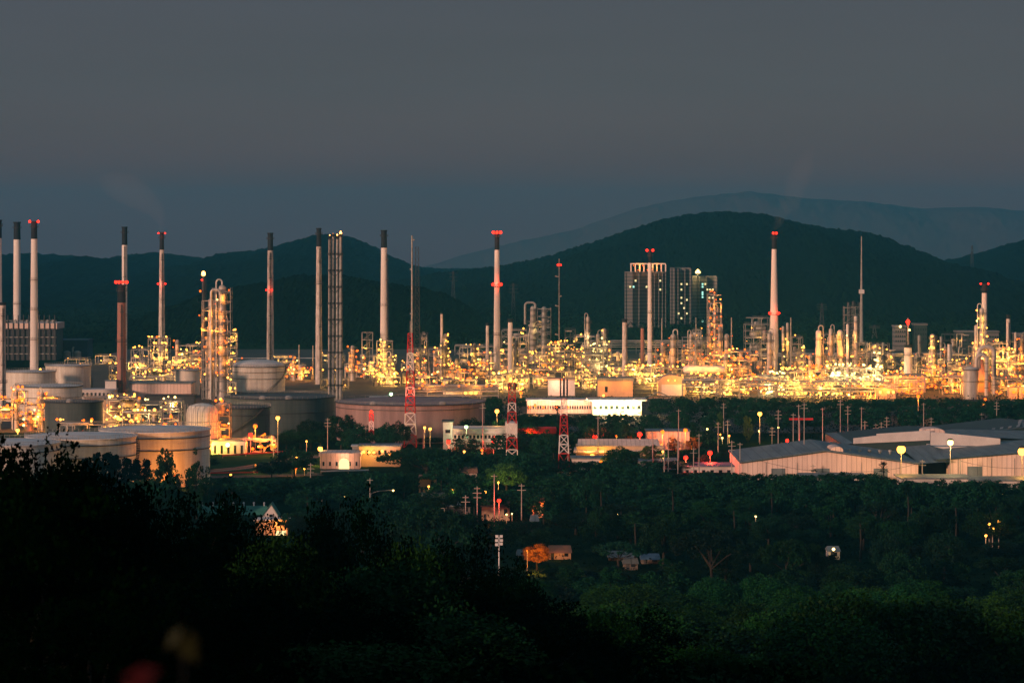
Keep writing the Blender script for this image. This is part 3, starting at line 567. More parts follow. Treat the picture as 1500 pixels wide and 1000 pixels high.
for a in (
 (-6,18,585,1236,8,'corner of the furnace unit at the left edge, brightest orange','o',8,9000),
 (17,36,574,1240,9,'narrow lamp-filled unit beside the left edge stack','o',8,9000),
 (38,58,594,1234,7,'low orange unit between the two stub columns','o',8,9000),
 (55,84,582,1232,11,'stepped orange unit at the right end of the left furnace lights','o',8,9000),
 (152,176,586,1222,9,'open steel unit left of the rusty red chimney foot','y',8,5000),
 (176,202,584,1232,5,'open steel unit right of the rusty red chimney foot','y',8,4000),
 (207,234,592,1216,5,'grey steel unit beside the salmon column','w',8,4500),
 (234,266,588,1220,6,'steel unit with a white lit panel behind the right white tank','w',8,6000),
 (316,336,592,1112,10,'brick-lit stair tower between the round caged tank and the olive tank','o',7,6000),
 (236,262,598,1120,8,'steel frame left of the round caged tank','o',7,5000),
 (176,236,604,1135,14,'low steel pipe frame behind the rims of the near white tanks','y',7,4500),
 (358,404,652,1106,9,'low pipe frame lit orange-red beneath the orange street lamp','o',6,9000),
 (84,150,622,1135,8,'low pipe deck behind the middle white tank','o',6,4500),
 (160,172,536,1520,6,'low lamp cluster left of the rusty red chimney','y',8,4000),
 (192,218,512,1690,9,'open unit at the foot of the slim chimney, left half','y',12,4000),
 (217,246,496,1720,14,'tall lamp-dotted unit at the foot of the ladder chimney','y',12,4500),
 (244,272,522,1660,14,'lamp-dotted unit right of the ladder chimney','y',12,4500),
 (262,296,506,1720,12,'open unit with a vent stack left of the flame-tipped column','y',12,4000),
 (280,300,520,1600,10,'orange-lit unit at the foot of the flame-tipped column','o',10,6000),
 (332,346,488,1670,12,'slender lamp-strung tower right of the tallest left column','y',8,4000),
 (334,345,560,1300,6,'stair tower with lamps beside the olive tank','y',5,4000),
 (418,456,546,1650,12,'low unit with lamps right of the domed tank','o',12,4500),
 (505,534,536,1660,9,'low unit around the slim still right of the flare bundle','o',10,4500),
 (533,556,536,1670,8,'low unit left of the lamp-wrapped columns','y',10,4500),
 (545,586,556,1580,12,'unit at the foot of the lamp-wrapped columns','y',10,4500),
 (588,626,534,1740,7,'unit behind the tallest red and white tower','y',12,3500),
 (606,640,552,1520,9,'low lamp row right of the tallest red and white tower','o',10,4500),
 (636,670,542,1690,10,'unit around the still with golden lamps','o',10,4500),
 (668,692,546,1620,9,'low unit between the two golden lamp stills','o',10,4500),
 (686,714,536,1690,7,'open unit left of the centre chimney','o',10,4500),
 (712,744,550,1540,13,'bright greenish unit at the foot of the centre chimney','y',10,7000),
 (738,772,548,1520,12,'bright unit under the short black-rimmed chimney','y',10,7000),
 (774,804,540,1600,8,'unit with red pipes right of the short black-rimmed chimney','o',10,4500),
 (784,812,508,1760,9,'lamp-dotted steel frame under the inverted pipe loop','y',12,4000),
 (806,832,504,1740,9,'lamp-dotted steel frame at the foot of the antenna mast','y',12,4000),
 (832,858,514,1720,8,'open frame right of the antenna mast','y',12,4000),
 (852,890,508,1700,10,'open frame beneath the greenish crowned column','w',12,4500),
 (842,876,548,1560,11,'bright low unit left of the ochre box building','y',10,7000),
 (886,920,545,1580,11,'low unit around the short chimney right of the ochre box building','y',10,6000),
 (916,950,540,1590,14,'greenish-white lit unit left of the tower block chimney','y',10,7500),
 (944,972,538,1560,12,'lit unit at the foot of the tower block chimney','y',10,7500),
 (968,1004,540,1580,11,'lit unit behind the barrel-roofed shed','y',12,6000),
 (1000,1032,512,1680,13,'lamp-dotted frame left of the scaffold tower','o',12,5500),
 (1004,1044,530,1610,15,'dense orange unit before the scaffold tower foot','o',12,6500),
 (1040,1076,520,1640,14,'dense golden unit at the scaffold tower foot','o',12,6500),
 (1066,1100,516,1630,16,'golden lamp-filled unit right of the scaffold tower','o',12,6500),
 (1004,1052,552,1500,14,'long low unit right of the barrel-roofed shed','y',10,7500),
 (1050,1098,560,1480,13,'low bright unit above the yellow-green street lamp','y',8,7500),
 (1096,1132,552,1530,13,'low unit left of the thick smooth chimney foot','o',10,6500),
 (1112,1152,550,1500,17,'bright lamp bank at the waisted foot of the thick smooth chimney','w',8,9000),
 (1144,1182,544,1560,16,'golden unit right of the thick smooth chimney','y',10,7500),
 (1176,1212,540,1560,17,'golden unit under the left fat pink column','o',10,7500),
 (1208,1252,538,1580,19,'whitish bank of lamps under the dark scaffold columns','w',10,9000),
 (1250,1294,540,1560,18,'whitish lamp bank left of the pink box house','w',10,8000),
 (1140,1192,566,1475,13,'front pipe deck right of the thick smooth chimney','y',8,8000),
 (1190,1240,568,1472,13,'front pipe deck before the whitish lamp bank','y',8,8000),
 (1238,1294,570,1468,15,'front pipe deck glowing orange-red','o',8,9000),
 (1294,1324,550,1500,11,'low unit before the pink box house','o',8,7000),
 (1316,1352,556,1490,15,'orange coil-filled unit under the fat furnace stack','o',10,8000),
 (1350,1384,540,1540,15,'golden unit at the foot of the golden domed column','o',10,8000),
 (1380,1412,552,1500,14,'orange unit right of the golden domed column','o',10,7500),
 (1398,1430,536,1580,9,'unit behind the upright pale tank','o',10,5000),
 (1424,1456,508,1600,15,'golden unit at the foot of the tallest golden column','o',12,7500),
 (1452,1486,502,1590,18,'tall golden unit near the right edge','y',12,8000),
 (1478,1516,520,1560,13,'golden unit cut by the right edge','o',12,7500),
 (1458,1512,556,1480,13,'front orange unit at the right edge','o',8,8500),
):
    x0,x1,yt,D,nl,lab,tint,dp,P = a; unit(x0,x1,yt,D,nl,lab,tint,dp,P*.66)
# unlit structures behind the lamps
for a in (
 (1092,1127,466,1960,'dark framed tower left of the thick smooth chimney','steel'),
 (1160,1176,494,1800,'small dark frame right of the thick smooth chimney','steel'),
 (735,772,484,1960,'grey open frame behind the short black-rimmed chimney','steel'),
 (666,724,507,1980,'long grey frame left of the centre chimney','steel'),
 (772,806,470,1990,'dark steel frame behind the white pipe loop','dsteel'),
 (1206,1236,490,1950,'dim frame behind the two fat pink columns','steel'),
 (1268,1300,505,1960,'dim frame with pale decks right of the brown mast','steel'),
 (1384,1424,490,1900,'dark pipe-hung frame right of the golden domed column','dsteel'),
 (598,640,513,1960,'dim frame right of the riser pole','steel'),
 (840,872,492,1960,'dim frame behind the greenish crowned column','dsteel'),
 (1000,1040,494,1980,'dim frame behind the scaffold tower','dsteel'),
):
    x0,x1,yt,D,lab,fm = a; unit(x0,x1,yt,D,1,lab,'y',14,1200,frame=fm,nglow=1,group='unlit steel frames',fill=1.0)
RR = random.Random(77)
for D_, y0, y1, stp in ((1560,548,562,30),(1660,536,556,34),(1770,524,545,36),(1880,512,536,40)):
    px = 590 + RR.uniform(0,20)
    while px < 1500:
        w_ = RR.uniform(18,34); unit(int(px), int(px+w_), int(RR.uniform(y0,y1)), D_+RR.uniform(-20,20), 1, 'dim low steel frame full of pipes between the lit process units', RR.choice('yo'), 12, 1600, nglow=2, group='dim frames between the lit units', fill=1.3, dens=.8)
        px += stp*RR.uniform(.9,1.5)
for px, w_, yt, D_ in ((195,30,556,1560),(235,30,550,1580),(420,26,556,1720),(470,40,556,1560),(505,36,552,1740),(590,30,548,1600),(95,34,536,1800),(140,30,530,1850),(185,30,540,1760),(345,40,538,1780),(395,36,534,1840),(300,36,532,1800),(470,34,532,1860),(540,40,534,1850)):
    unit(px, px+w_, yt, D_, 1, 'dim low steel frame full of pipes between the left tanks', 'y', 12, 1600, nglow=2, group='dim frames between the left tanks', fill=1.3, dens=.8)
for k in range(46):
    px = RR.uniform(595,1495) if k < 36 else RR.uniform(185,300) if k < 42 else RR.uniform(415,545)
    hi = RR.random(); column(px, RR.uniform(478,545) if 985 < px or k >= 42 else RR.uniform(496,548), RR.uniform(3,7), RR.uniform(1560,1900), 3, RR.choice((0,1,2,4)), 'slim column standing among the lit process units' if px > 560 else 'slim column standing among the left process units', RR.choice('yyo'), RR.choice(('vessel','steel','stackdirty','dsteel')), P=2500, cage=hi < .35, nglow=1)
for k in range(16):
    px = RR.uniform(600,1480); unit(int(px), int(px+RR.uniform(9,16)), int(RR.uniform(482,528)), RR.uniform(1640,1950), RR.choice((0,2,4)), 'narrow dark lattice tower rising behind the lit process units', 'y', 9, 1500, bay=4, frame=RR.choice(('steel','dsteel')), nglow=1, group='dark lattice towers behind the lit units', fill=.6)
unit(1037,1057,431,1735,16,'tall open scaffold tower hung with golden lamps','o',8,5000,bay=4.5,lev=5.5,fill=.2,dens=.4)
def rack(x0, x1, y, D, label, rows=3, nl=0, tint='y', P=4000, group='pipe racks', gap=1.5):
    a, b_ = X(x0,D), X(x1,D); zt = Z(y,D); t = thing('pipe_rack', label, 'pipe rack', ((a+b_)/2,D,0), group); R = random.Random(x0+y)
    f = MB(); n = max(2, round((b_-a)/9))
    for i in range(n+1):
        x = a+(b_-a)*i/n
        for yy in (D, D+5): f.bar((x,yy,0),(x,yy,zt),.35)
        for k in range(rows): f.bar((x,D,zt-k*gap),(x,D+5,zt-k*gap),.3)
    for yy in (D, D+5): f.bar((a,yy,zt-.3),(b_,yy,zt-.3),.3); f.bar((a,yy,zt-rows*gap-.3),(b_,yy,zt-rows*gap-.3),.25)
    part('frame', f, M_['steel'], t)
    for k in range(rows):
        p = MB()
        for q in range(4): r = R.uniform(.15,.4); p.tube([(a,D+.6+q*1.2,zt-k*gap+r+.15),(b_,D+.6+q*1.2,zt-k*gap+r+.15)], r, 8)
        part('pipe_run', p, M_['pipe'], t)
    for k in range(nl): bulb(t, (a+(b_-a)*(k+R.random())/nl, D-1, zt+R.uniform(.3,1.6)-R.choice((0,gap))), tint, R.uniform(.4,.6))
    for k in range(max(1,nl//4)): glow(t, (a+(b_-a)*(k+.5)/max(1,nl//4), D-3.5, zt-1), tint, P)
rack(340,470,526,1930,'dim pipe rack behind the domed tank',4,2,'o',1500)
rack(440,600,540,1900,'dim pipe rack behind the flare bundle',4,3,'y',1500)
rack(600,725,546,1800,'grey pipe rack behind the golden lamp stills',4,3,'o',2500)
rack(740,900,520,1900,'grey pipe rack behind the inverted pipe loop',4,2,'y',2000)
rack(1000,1140,558,1460,'pale pipe rack in front of the dense golden units',3,7,'y',4000)
rack(1136,1300,560,1462,'long white pipe rack right of the thick smooth chimney',4,12,'y',5000,gap=1.7)
rack(600,730,566,1470,'low pipe rack in front of the golden lamp stills',3,8,'o',3500)
rack(190,345,553,1640,'pipe rack with lamps behind the small pink tank',3,6,'y',3000)
rack(905,1005,562,1500,'pipe rack left of the barrel-roofed shed',3,6,'y',4000)
rack(860,1040,500,2000,'far dim pipe rack behind the tower block chimney',4,0,'y',1200)
rack(1140,1500,519,1950,'far dim pipe rack across the right half',4,3,'y',1500)
def duct(x0, x1, yt, yb, D, w, label, material='vessel', hook=None):
    t = thing('duct', label, 'duct', (X(x0,D), D, 0)); r = m(w,D)/2; a, b_ = X(x0,D), X(x1,D); z = Z(yt,D); R_ = min(abs(b_-a)/2, 3*r); s = 1 if b_ > a else -1
    pts = [(a,D,max(0,Z(yb,D)))]+[(a+s*R_-s*R_*math.cos(k*math.pi/10),D,z-R_+R_*math.sin(k*math.pi/10)) for k in range(6)]+[(b_-s*R_+s*R_*math.sin(k*math.pi/10),D,z-R_+R_*math.cos(k*math.pi/10)) for k in range(6)]+[(b_,D,0 if hook is None else Z(hook,D))]
    part('duct_pipe', MB().tube(pts, r, 14), M_[material], t); b = MB()
    for k in range(4): zz = z*(k+1)/5.; b.ring(b_, D, r, r+.3, zz-.15, zz+.15, 14)
    part('flange', b, M_['dsteel'], t)
duct(1433,1456,508,540,1505,7,'large grey inverted duct glowing orange at its foot')
duct(1430,1445,520,545,1490,6,'smaller grey duct before the larger inverted duct')
duct(769,784,443,475,1840,3.2,'white inverted pipe loop over the dark banded column','pipe',hook=452)
duct(309,322,424,585,1445,3.2,'pale pipe loop over the salmon column pair','pipe',hook=432)

# ------------------------------------------------------------------ buildings
def win_row(t, xs_, y, z0, z1, w, mt='pane', frame=True):
    for x in xs_:
        part('window', MB().box(x-w/2,x+w/2,y-.06,y+.02,z0,z1), M_[mt], t)
def block(name, x0, x1, yt, D, dp, wallm, roofm, label, cat='building', win=None, over=.5, lit=None, par=.5, extra=None, wmat='pane', rot=None):
    a, b_ = X(x0,D), X(x1,D); zt = Z(yt,D); t = thing(name, label, cat, ((a+b_)/2,D,0))
    part('wall', MB().box(a,b_,D,D+dp,0,zt), M_[wallm], t)
    part('roof', MB().box(a-over,b_+over,D-over,D+dp+over,zt+.003,zt+par), M_[roofm], t)
    for (y0,y1,n,duty) in (win or ()):
        s = (b_-a)/n; win_row(t, [a+s*(k+.5) for k in range(n)], D, Z(y1,D), Z(y0,D), s*duty, wmat)
    return t
t = block('boiler_house', 10, 82, 482, 1905, 30, 'wallg', 'wallp', 'dark open-sided boiler house with a pale roof band between the beige chimneys', par=4, over=.8)
for k in range(5):
    z = 4+k*5.5; part('floor_slab', MB().box(X(10,1905)-.4,X(82,1905)+.4,1904.2,1904.95,z,z+.5), M_['steel'], t)
for k in range(10):
    x = X(12+7.6*k,1905); part('post', MB().box(x-.3,x+.3,1903.6,1904.1,0,30), M_['dsteel'], t)
for x in (19,36,52,66,74): part('roof_vent', MB().lathe(X(x,1905),1915,[(.9,Z(474,1905)),(.9,Z(474,1905)+1.8),(.2,Z(474,1905)+2.6)],10), M_['steel'], t)
t = block('boiler_house', 80, 128, 500, 1935, 25, 'wallb', 'wallb', 'deep blue boiler building right of the open-sided boiler house', par=1)
for x in (86,100,115): part('silo', MB().lathe(X(x,1935),1930,[(2.6,0),(2.6,Z(515,1935)),(.6,Z(513,1935))],14), M_['steel'], t)
for x in (88,107): part('vent_pipe', MB().tube([(X(x,1935),1934,0),(X(x,1935),1934,Z(510,1935)),(X(x+1.6,1935),1934,Z(508,1935))],.6,8), M_['pipe'], t)
bulb(t, (X(59,1700),1700,Z(541,1700)),'y',.7); glow(t,(X(59,1700),1698,Z(540,1700)),'y',2500)
block('shed', 190, 280, 562, 1470, 18, 'wallp', 'roofg', 'long pale corrugated shed behind the right white tank')
block('shed', 212, 284, 580, 1400, 10, 'wallg', 'rim', 'dark low shed under the long corrugated one')
block('shed', 113, 167, 572, 1452, 14, 'wallw', 'wallw', 'white low shed left of the rusty red chimney foot', win=((575,580,9,.5),))
block('shed', 154, 170, 558, 1462, 8, 'wallw', 'roofg', 'small cream cabin touching the rusty red chimney', 'cabin')
D=1105; t = thing('round_tank', 'round tank caged in scaffolding with yellow light below', 'tank', (X(296,D),D,0)); r=m(46,D)/2
part('shell', MB().lathe(X(296,D),D,[(r,0),(r,Z(606,D)),(r*.96,Z(599,D)),(r*.8,Z(594,D)),(r*.4,Z(591,D)),(.2,Z(590,D))],32), M_['tank'], t)
b = MB()
for k in range(24):
    a = 2*math.pi*k/24; b.bar((X(296,D)+(r+.8)*math.cos(a),D+(r+.8)*math.sin(a),0),(X(296,D)+(r+.8)*math.cos(a),D+(r+.8)*math.sin(a),Z(592,D)),.14)
for k in range(8): b.ring(X(296,D),D,r+.75,r+.87,1+k*1.6,1.14+k*1.6,32)
part('scaffold', b, M_['steel'], t)
for x in (278,312): bulb(t,(X(x,D),D-r-1.2,2.5),'y',.6); glow(t,(X(x,D),D-r-4,3),'y',5000)
t = block('gatehouse', 310, 359, 646, 1098, 12, 'wallw', 'roofg', 'white flat building with a bright lamp beside the right white tank', win=((652,664,5,.35),))
bulb(t,(X(334,1098),1096.5,Z(651,1098)),'w',.9); glow(t,(X(334,1098),1094,Z(650,1098)),'y',2200)
block('gatehouse', 314, 322, 618, 1112, 6, 'wallw', 'roofg', 'narrow white stair block behind the gatehouse roof')
t = block('container', 542, 566, 583, 1330, 8, 'wallw', 'wallw', 'white box on legs above the widest tank', 'container')
t = block('pump_house', 469, 527, 668, 1030, 14, 'wallp', 'wallp', 'pink flat-roofed building with an arched yellow-lit door', win=((676,682,6,.3),), par=1.2)
b = MB().prism([(X(504,1030)-1.9,0)]+[(X(504,1030)+1.9*math.cos(a),2.0+1.9*math.sin(a)) for a in [math.pi-k*math.pi/8 for k in range(9)]]+[(X(504,1030)+1.9,0)], 1029.7, 1029.95); part('door', b, M_['winlit'], t); glow(t,(X(504,1030),1026,4),'p',1500)
t = block('pump_house', 526, 586, 654, 1040, 10, 'wallo', 'roofg', 'ochre lit plant room right of the pink flat-roofed building', win=((659,666,7,.4),))
for x in (533,541,548,560,572): bulb(t,(X(x,1040),1038.5,Z(660+(x%7),1040)),'y',.45)
glow(t,(X(541,1040),1036,6),'y',2500); glow(t,(X(566,1040),1036,7),'p',1500)
t = block('cabin', 516, 528, 654, 1045, 5, 'wallw', 'wallw', 'white cube cabin atop the pink building', 'cabin')
# office with ribbon of windows
D = 1125; t = block('office', 664, 742, 629, D, 16, 'wallw', 'wallw', 'pale three-storey office block with dark window ribbons', win=((637,642,14,.62),(651,655,10,.7)), par=.4)
for y in (634,646): part('canopy', MB().box(X(664,D),X(742,D),D-1.2,D-.01,Z(y,D)-.2,Z(y,D)+.3), M_['wallw'], t)
part('tower_block', MB().box(X(740,D),X(758,D),D-.6,D+10,0,Z(619,D)), M_['wallw'], t)
t = block('stair_tower', 649, 663, 618, 1110, 8, 'wallw', 'wallg', 'grey stair tower left of the pale office block', win=((629,634,1,.5),))
t = thing('shed', 'long bright red roof behind the trees right of the office block', 'shed', (X(788,1150),1150,0))
part('wall', MB().box(X(760,1150),X(814,1150),1151,1159,0,Z(634,1150)), M_['wallg'], t); part('fascia', MB().box(X(758,1150),X(815,1150),1148.7,1148.95,Z(634.5,1150),Z(627,1150)), M_['roofred'], t)  # upright red fascia added to catch light that the sloped roof misses
x0,x1 = X(758,1150),X(815,1150); z0,z1 = Z(634,1150),Z(626,1150)
part('roof', MB().add([(x0,1149,z0),(x1,1149,z0),(x1,1155,z1),(x0,1155,z1),(x1,1161,z0),(x0,1161,z0)],[(0,1,2,3),(3,2,4,5),(0,3,5),(1,4,2)]), M_['roofred'], t)
glow(t,(X(775,1150),1146,5),'o',1500)
# long salmon block and floodlit hall
D = 1345; t = block('office', 772, 866, 587, D, 14, 'wallp', 'wallw', 'long salmon two-storey block with a ribbon of small windows', win=((594,599,26,.6),), par=.5)
for x in (776,796,815,832): bulb(t,(X(x,D),D-1.2,Z(596,D)),'o',.5)
for x in (780,805,830,852): glow(t,(X(x,D),D-5,6),'p',3200)
D = 1330; t = block('hall', 868, 940, 587, D, 14, 'wallw', 'wallw', 'glaring white floodlit hall with dark windows', win=((594,599,9,.55),), par=.6, over=2.4)
for x in (873,892,912,930): glow(t,(X(x,D),D-5,4.5),'w',8500)
for x in (905,936): bulb(t,(X(x,D),D-1.4,Z(601,D)),'w',.8)
# boxes among the process units
D = 1480; t = block('workshop', 876, 927, 558, D, 14, 'wallo', 'roofg', 'ochre box building with grey roof in front of the lit units', par=1.6)
part('window', MB().box(X(886,D),X(890,D),D-.08,D+.02,Z(574,D),Z(566,D)), M_['pane'], t)
for x in (884,918): glow(t,(X(x,D),D-5,7),'o',3000)
bulb(t,(X(884,D),D-1,Z(579,D)),'y',.6)
D = 1490; t = block('workshop', 803, 842, 557, D, 12, 'wallw', 'wallo', 'cream box building left of the ochre one', par=.8)
glow(t,(X(815,D),D-5,6),'p',3500); bulb(t,(X(822,D),D-1,Z(556,D)),'o',.5)
D = 1500; t = block('workshop', 649, 706, 572, D, 10, 'wallw', 'roofg', 'low cream hall glowing under the golden lamp stills', par=.5)
for x in (682,690,697): bulb(t,(X(x,D),D-1,Z(575,D)),'y',.8)
for x in (660,690): glow(t,(X(x,D),D-4,5),'y',2500)
D = 1490; a_, b_ = X(964,D), X(1004,D); zz = Z(562,D); t = thing('shed', 'barrel-roofed shed with orange end wall and white panel', 'shed', ((a_+b_)/2,D,0))
c_ = (a_+b_)/2; rr = (b_-a_)/2
poly = [(a_,0)]+[(c_-rr*math.cos(k*math.pi/14), zz+(Z(549,D)-zz)*math.sin(k*math.pi/14)) for k in range(15)]+[(b_,0)]
part('wall', MB().prism(poly, D, D+16), M_['wallo'], t); part('panel', MB().box(X(969,D),X(1000,D),D-.1,D-.01,0,Z(563,D)), M_['wallw'], t)
bulb(t,(X(979,D),D-.8,Z(557,D)),'y',.4); bulb(t,(X(989,D),D-.8,Z(557,D)),'y',.4); glow(t,(c_,D-5,9),'o',3000); glow(t,(b_+1,D-4,5),'y',3500)
D = 1465; t = thing('hut', 'small gabled roof peeping over the trees before the barrel-roofed shed', 'hut', (X(965,D),D,0))
part('wall', MB().box(X(948,D),X(982,D),D,D+8,0,Z(582,D)), M_['wallo'], t); part('roof', MB().prism([(X(944,D),Z(583,D)),(X(965,D),Z(574,D)),(X(986,D),Z(583,D)),(X(986,D),Z(583.6,D)),(X(965,D),Z(575,D)),(X(944,D),Z(583.6,D))], D-.6, D+8.6), M_['roofg'], t)
D = 1520; t = block('furnace_house', 1297, 1356, 551, D, 14, 'wallp', 'roofg', 'pink box house at the foot of the fat furnace stack', par=.7); 
for x in (1303,1320): glow(t,(X(x,D),D-5,6),'o',3500)
t = block('furnace_house', 1283,1312,570,1462,5,'wallo','wallo','small blazing yellow-orange booth in the front row','booth',par=.4)
for x in (1289,1301,1308): bulb(t,(X(x,1462),1460.6,Z(574,1462)),'y',.7)
glow(t,(X(1297,1462),1458.5,5),'o',3500)
for x,lab in ((1484,'left orange cube hut by the right edge'),(1499,'right orange cube hut by the right edge')):
    t = block('hut', x-6, x+6, 568, 1462, 6, 'wallo','wallo', lab, 'hut', par=.4); bulb(t,(X(x,1462),1460.6,Z(574,1462)),'o',.8); glow(t,(X(x,1462),1457.5,5),'o',2500)
D = 1530; t = thing('furnace', 'tapered red-brown furnace casing under the ducts', 'furnace', (X(1434,D),D,0))
part('casing', MB().lathe(X(1434,D),D,[(m(34,D)/2,0),(m(34,D)/2,Z(556,D)),(m(14,D)/2,Z(533,D)),(m(12,D)/2,Z(526,D))],24), M_['rustred'], t); part('skirt', MB().ring(X(1434,D),D,m(34,D)/2,m(34,D)/2+1,Z(559,D),Z(556,D),24), M_['dsteel'], t)
glow(t,(X(1446,D),D-11,6),'o',9000); glow(t,(X(1425,D),D-11,7),'o',6000)
t = thing('pressure_drum', 'long pink horizontal drum with round end among the golden units', 'drum', (X(1030,1545),1545,0)); D=1545; z=Z(541,D); r=m(11,D)/2
part('shell', MB().tube([(X(1001,D),D,z),(X(1003,D),D,z),(X(1060,D),D,z),(X(1062,D),D,z)],[r*.6,r,r,r*.6],18), M_['stack'], t)
for x in (1012,1032,1052): part('saddle', MB().box(X(x,D)-.5,X(x,D)+.5,D-r*.7,D+r*.7,0,z-r*.6), M_['steel'], t)
glow(t,(X(1015,D),D-6,z+1),'o',5000); glow(t,(X(1045,D),D-6,z+1),'o',4000)
# far tower blocks
def tower(x0,x1,yt,D,label,lit,fins,crown):
    a,b_=X(x0,D),X(x1,D); zt=Z(yt,D); t=thing('tower_block',label,'tower block',((a+b_)/2,D,0)); w=b_-a
    pts=[(a,D),(a+w*.18,D),(a+w*.26,D+4),(a+w*.55,D+7),(b_-.02,D+3),(b_,D+18),(a,D+18)]; n=len(pts)
    part('wall', MB().add([(p[0],p[1],0) for p in pts]+[(p[0],p[1],zt) for p in pts], [tuple(range(n))[::-1],tuple(range(n,2*n))]+[(i,(i+1)%n,n+(i+1)%n,n+i) for i in range(n)]), M_['towerwall'], t)
    for f in fins: part('fin', MB().box(a+w*f-.3,a+w*f+.3,D-1.2,D+8,0,zt-1), M_['towerwall'], t)
    if crown:
        b=MB()
        for k in range(9): b.box(a+w*(.14+.86*k/8)-.5,a+w*(.14+.86*k/8)+.5,D-.8,D+1.2,zt,zt+6.5)
        b.box(a+w*.12,b_,D-1,D+1.4,zt+6.5,zt+7.6); part('roof_crown', b, M_['stack'], t)
        for k in range(7): bulb(t,(a+w*(.2+.8*k/7),D-1.8,zt+random.choice((1.5,5.5))),'o',.35)
        for k in range(2): glow(t,(a+w*(.35+.4*k),D-4,zt+4),'o',2500)
    for (px,py,mt) in lit:
        x,z=X(px,D),Z(py,D); part('window', MB().box(x-.75,x+.75,D-1.55,D-1.4,z-.8,z+.8), M_[mt], t); part('balcony', MB().box(x-1,x+1,D-1.4,D+4,z-1.3,z-1.0), M_['dsteel'], t)
    return t
M_['towerwall'] = stripes('grey_render', (.21,.20,.19), (.09,.09,.09), 3.2, 'Z', .3, .8, (.17,.16,.15))
tower(916,975,398,2550,'grey residential tower block with a lit crown behind the salmon chimney',((923,420,'winlit'),(928,420,'wincool'),(931,411,'winlit'),(947,420,'winlit'),(967,424,'winlit'),(967,411,'winlit')),(0,.17,.34,.6,.72,.83,.92,1),True)
lw=[(998,416),(1006,416),(998,424),(998,436),(1006,439),(998,444),(994,459),(1006,459),(998,466),(1002,451)]
tower(983,1012,392,2640,'dim tower block with a column of warm lit windows right of the crowned one',[(x,y,'winlit') for x,y in lw],(0,.35,.7,1),False)
lw=[(1029,416,'wincool'),(1029,420,'wincool'),(1029,428,'wincool'),(1029,431,'wincool'),(1029,435,'wincool'),(1029,470,'wincool'),(1033,416,'winlit'),(1036,424,'winlit'),(1040,424,'winlit'),(1044,424,'winlit'),(1039,436,'winlit'),(1044,436,'winlit')]
t = tower(1014,1050,404,2660,'dim tower block with cool lit windows and a white beacon left of the scaffold tower',lw,(0,.3,.6,1),False)
part('beacon_pole', MB().tube([(X(1022,2660),2660,Z(404,2660)),(X(1022,2660),2660,Z(398,2660))],.25,6), M_['steel'], t)
for dx,dz in ((0,1.2),(-1.3,-.4),(1.3,-.4)): bulb(t,(X(1022,2660)+dx,2657.5,Z(398,2660)+dz),'w',1.2)
glow(t,(X(1022,2660),2654,Z(398,2660)),'w',9000)
for x0,x1,yt,lab in ((1311,1327,479,'pale slab block with a white lamp left of the red lamp mast'),(1340,1358,476,'dim slab block right of the red lamp mast'),(1402,1428,487,'grey flat-roofed block with a pink band left of the golden column'),(1446,1463,487,'dim flat block right of the tallest golden column'),(1488,1515,490,'pale block cut by the right edge')):
    t = block('slab_block', x0, x1, yt, 2050, 14, 'walld' if x0 in (1340,1402) else 'towerwall', 'towerwall', lab, par=1.2, win=((yt+5,yt+8,5,.5),(yt+12,yt+15,5,.5),(yt+19,yt+22,5,.5)))
bulb(t,(X(1318,2050),2047,Z(478,2050)),'w',.9)
# warehouses at the right
D=985; t=thing('warehouse','pink gabled warehouse front with ribbed cladding and grey roof, left of the dark recess','warehouse',(X(1218,D),D,0))
xa,xr,xb=X(1086,D),X(1210,D),X(1345,D); ze,zr,zb=Z(678,D),Z(661,D),Z(680,D)
part('wall', MB().prism([(xa,0),(xa,ze),(xr,zr),(xb,zb),(xb,0)], D, D+52), M_['wallp'], t)
part('roof', MB().add([(xa-.6,D-.5,ze+.1),(xr,D-.5,zr+.12),(xb+.6,D-.5,zb+.1),(xa-.6,D+52.5,ze+.1),(xr,D+52.5,zr+.12),(xb+.6,D+52.5,zb+.1),(xa-.6,D-.5,ze+.4),(xr,D-.5,zr+.45),(xb+.6,D-.5,zb+.4),(xa-.6,D+52.5,ze+.4),(xr,D+52.5,zr+.45),(xb+.6,D+52.5,zb+.4)],[(6,7,10,9),(7,8,11,10),(0,3,4,1),(1,4,5,2),(0,1,7,6),(1,2,8,7),(0,6,9,3),(2,5,11,8)]), M_['roofg'], t)
def vent(t,xc,w,D,z,h,l):
    r=m(w,D)/2; poly=[(xc-r,z)]+[(xc-r*math.cos(k*math.pi/10),z+h*.45+h*.55*math.sin(k*math.pi/10)) for k in range(11)]+[(xc+r,z)]; part('ridge_vent', MB().prism(poly,D,D+l), M_['wallp'], t)
part('gutter', MB().bar((xa-.6,D-.55,ze+.05),(xr,D-.55,zr+.07),.28), M_['walld'], t); part('gutter', MB().bar((xr,D-.55,zr+.07),(xb+.6,D-.55,zb+.05),.28), M_['walld'], t)
for x in (1122,1168,1262,1318): part('downpipe', MB().box(X(x,D)-.1,X(x,D)+.1,D-.2,D-.02,0,Z(677,D)), M_['pole'], t)
for x in (1140,1205,1290): part('roller_door', MB().box(X(x,D)-2.4,X(x,D)+2.4,D-.08,D-.01,0,3.9), M_['roofg'], t)
for k in range(6): part('roof_vent', MB().lathe(X(1235+17*k,D),D+14+3*k,[(.5,zr-2.2-.28*k+.3),(.45,zr-1.0-.28*k),(.8,zr-.9-.28*k),(.7,zr-.3-.28*k),(.1,zr-.1-.28*k)],10), M_['steel'], t)
vent(t,X(1226,D+4),18,D+4,Z(662.5,D+4),2.0,12)
D2=990; t=thing('warehouse','pink ribbed warehouse front running off the right edge','warehouse',(X(1460,D2),D2,0))
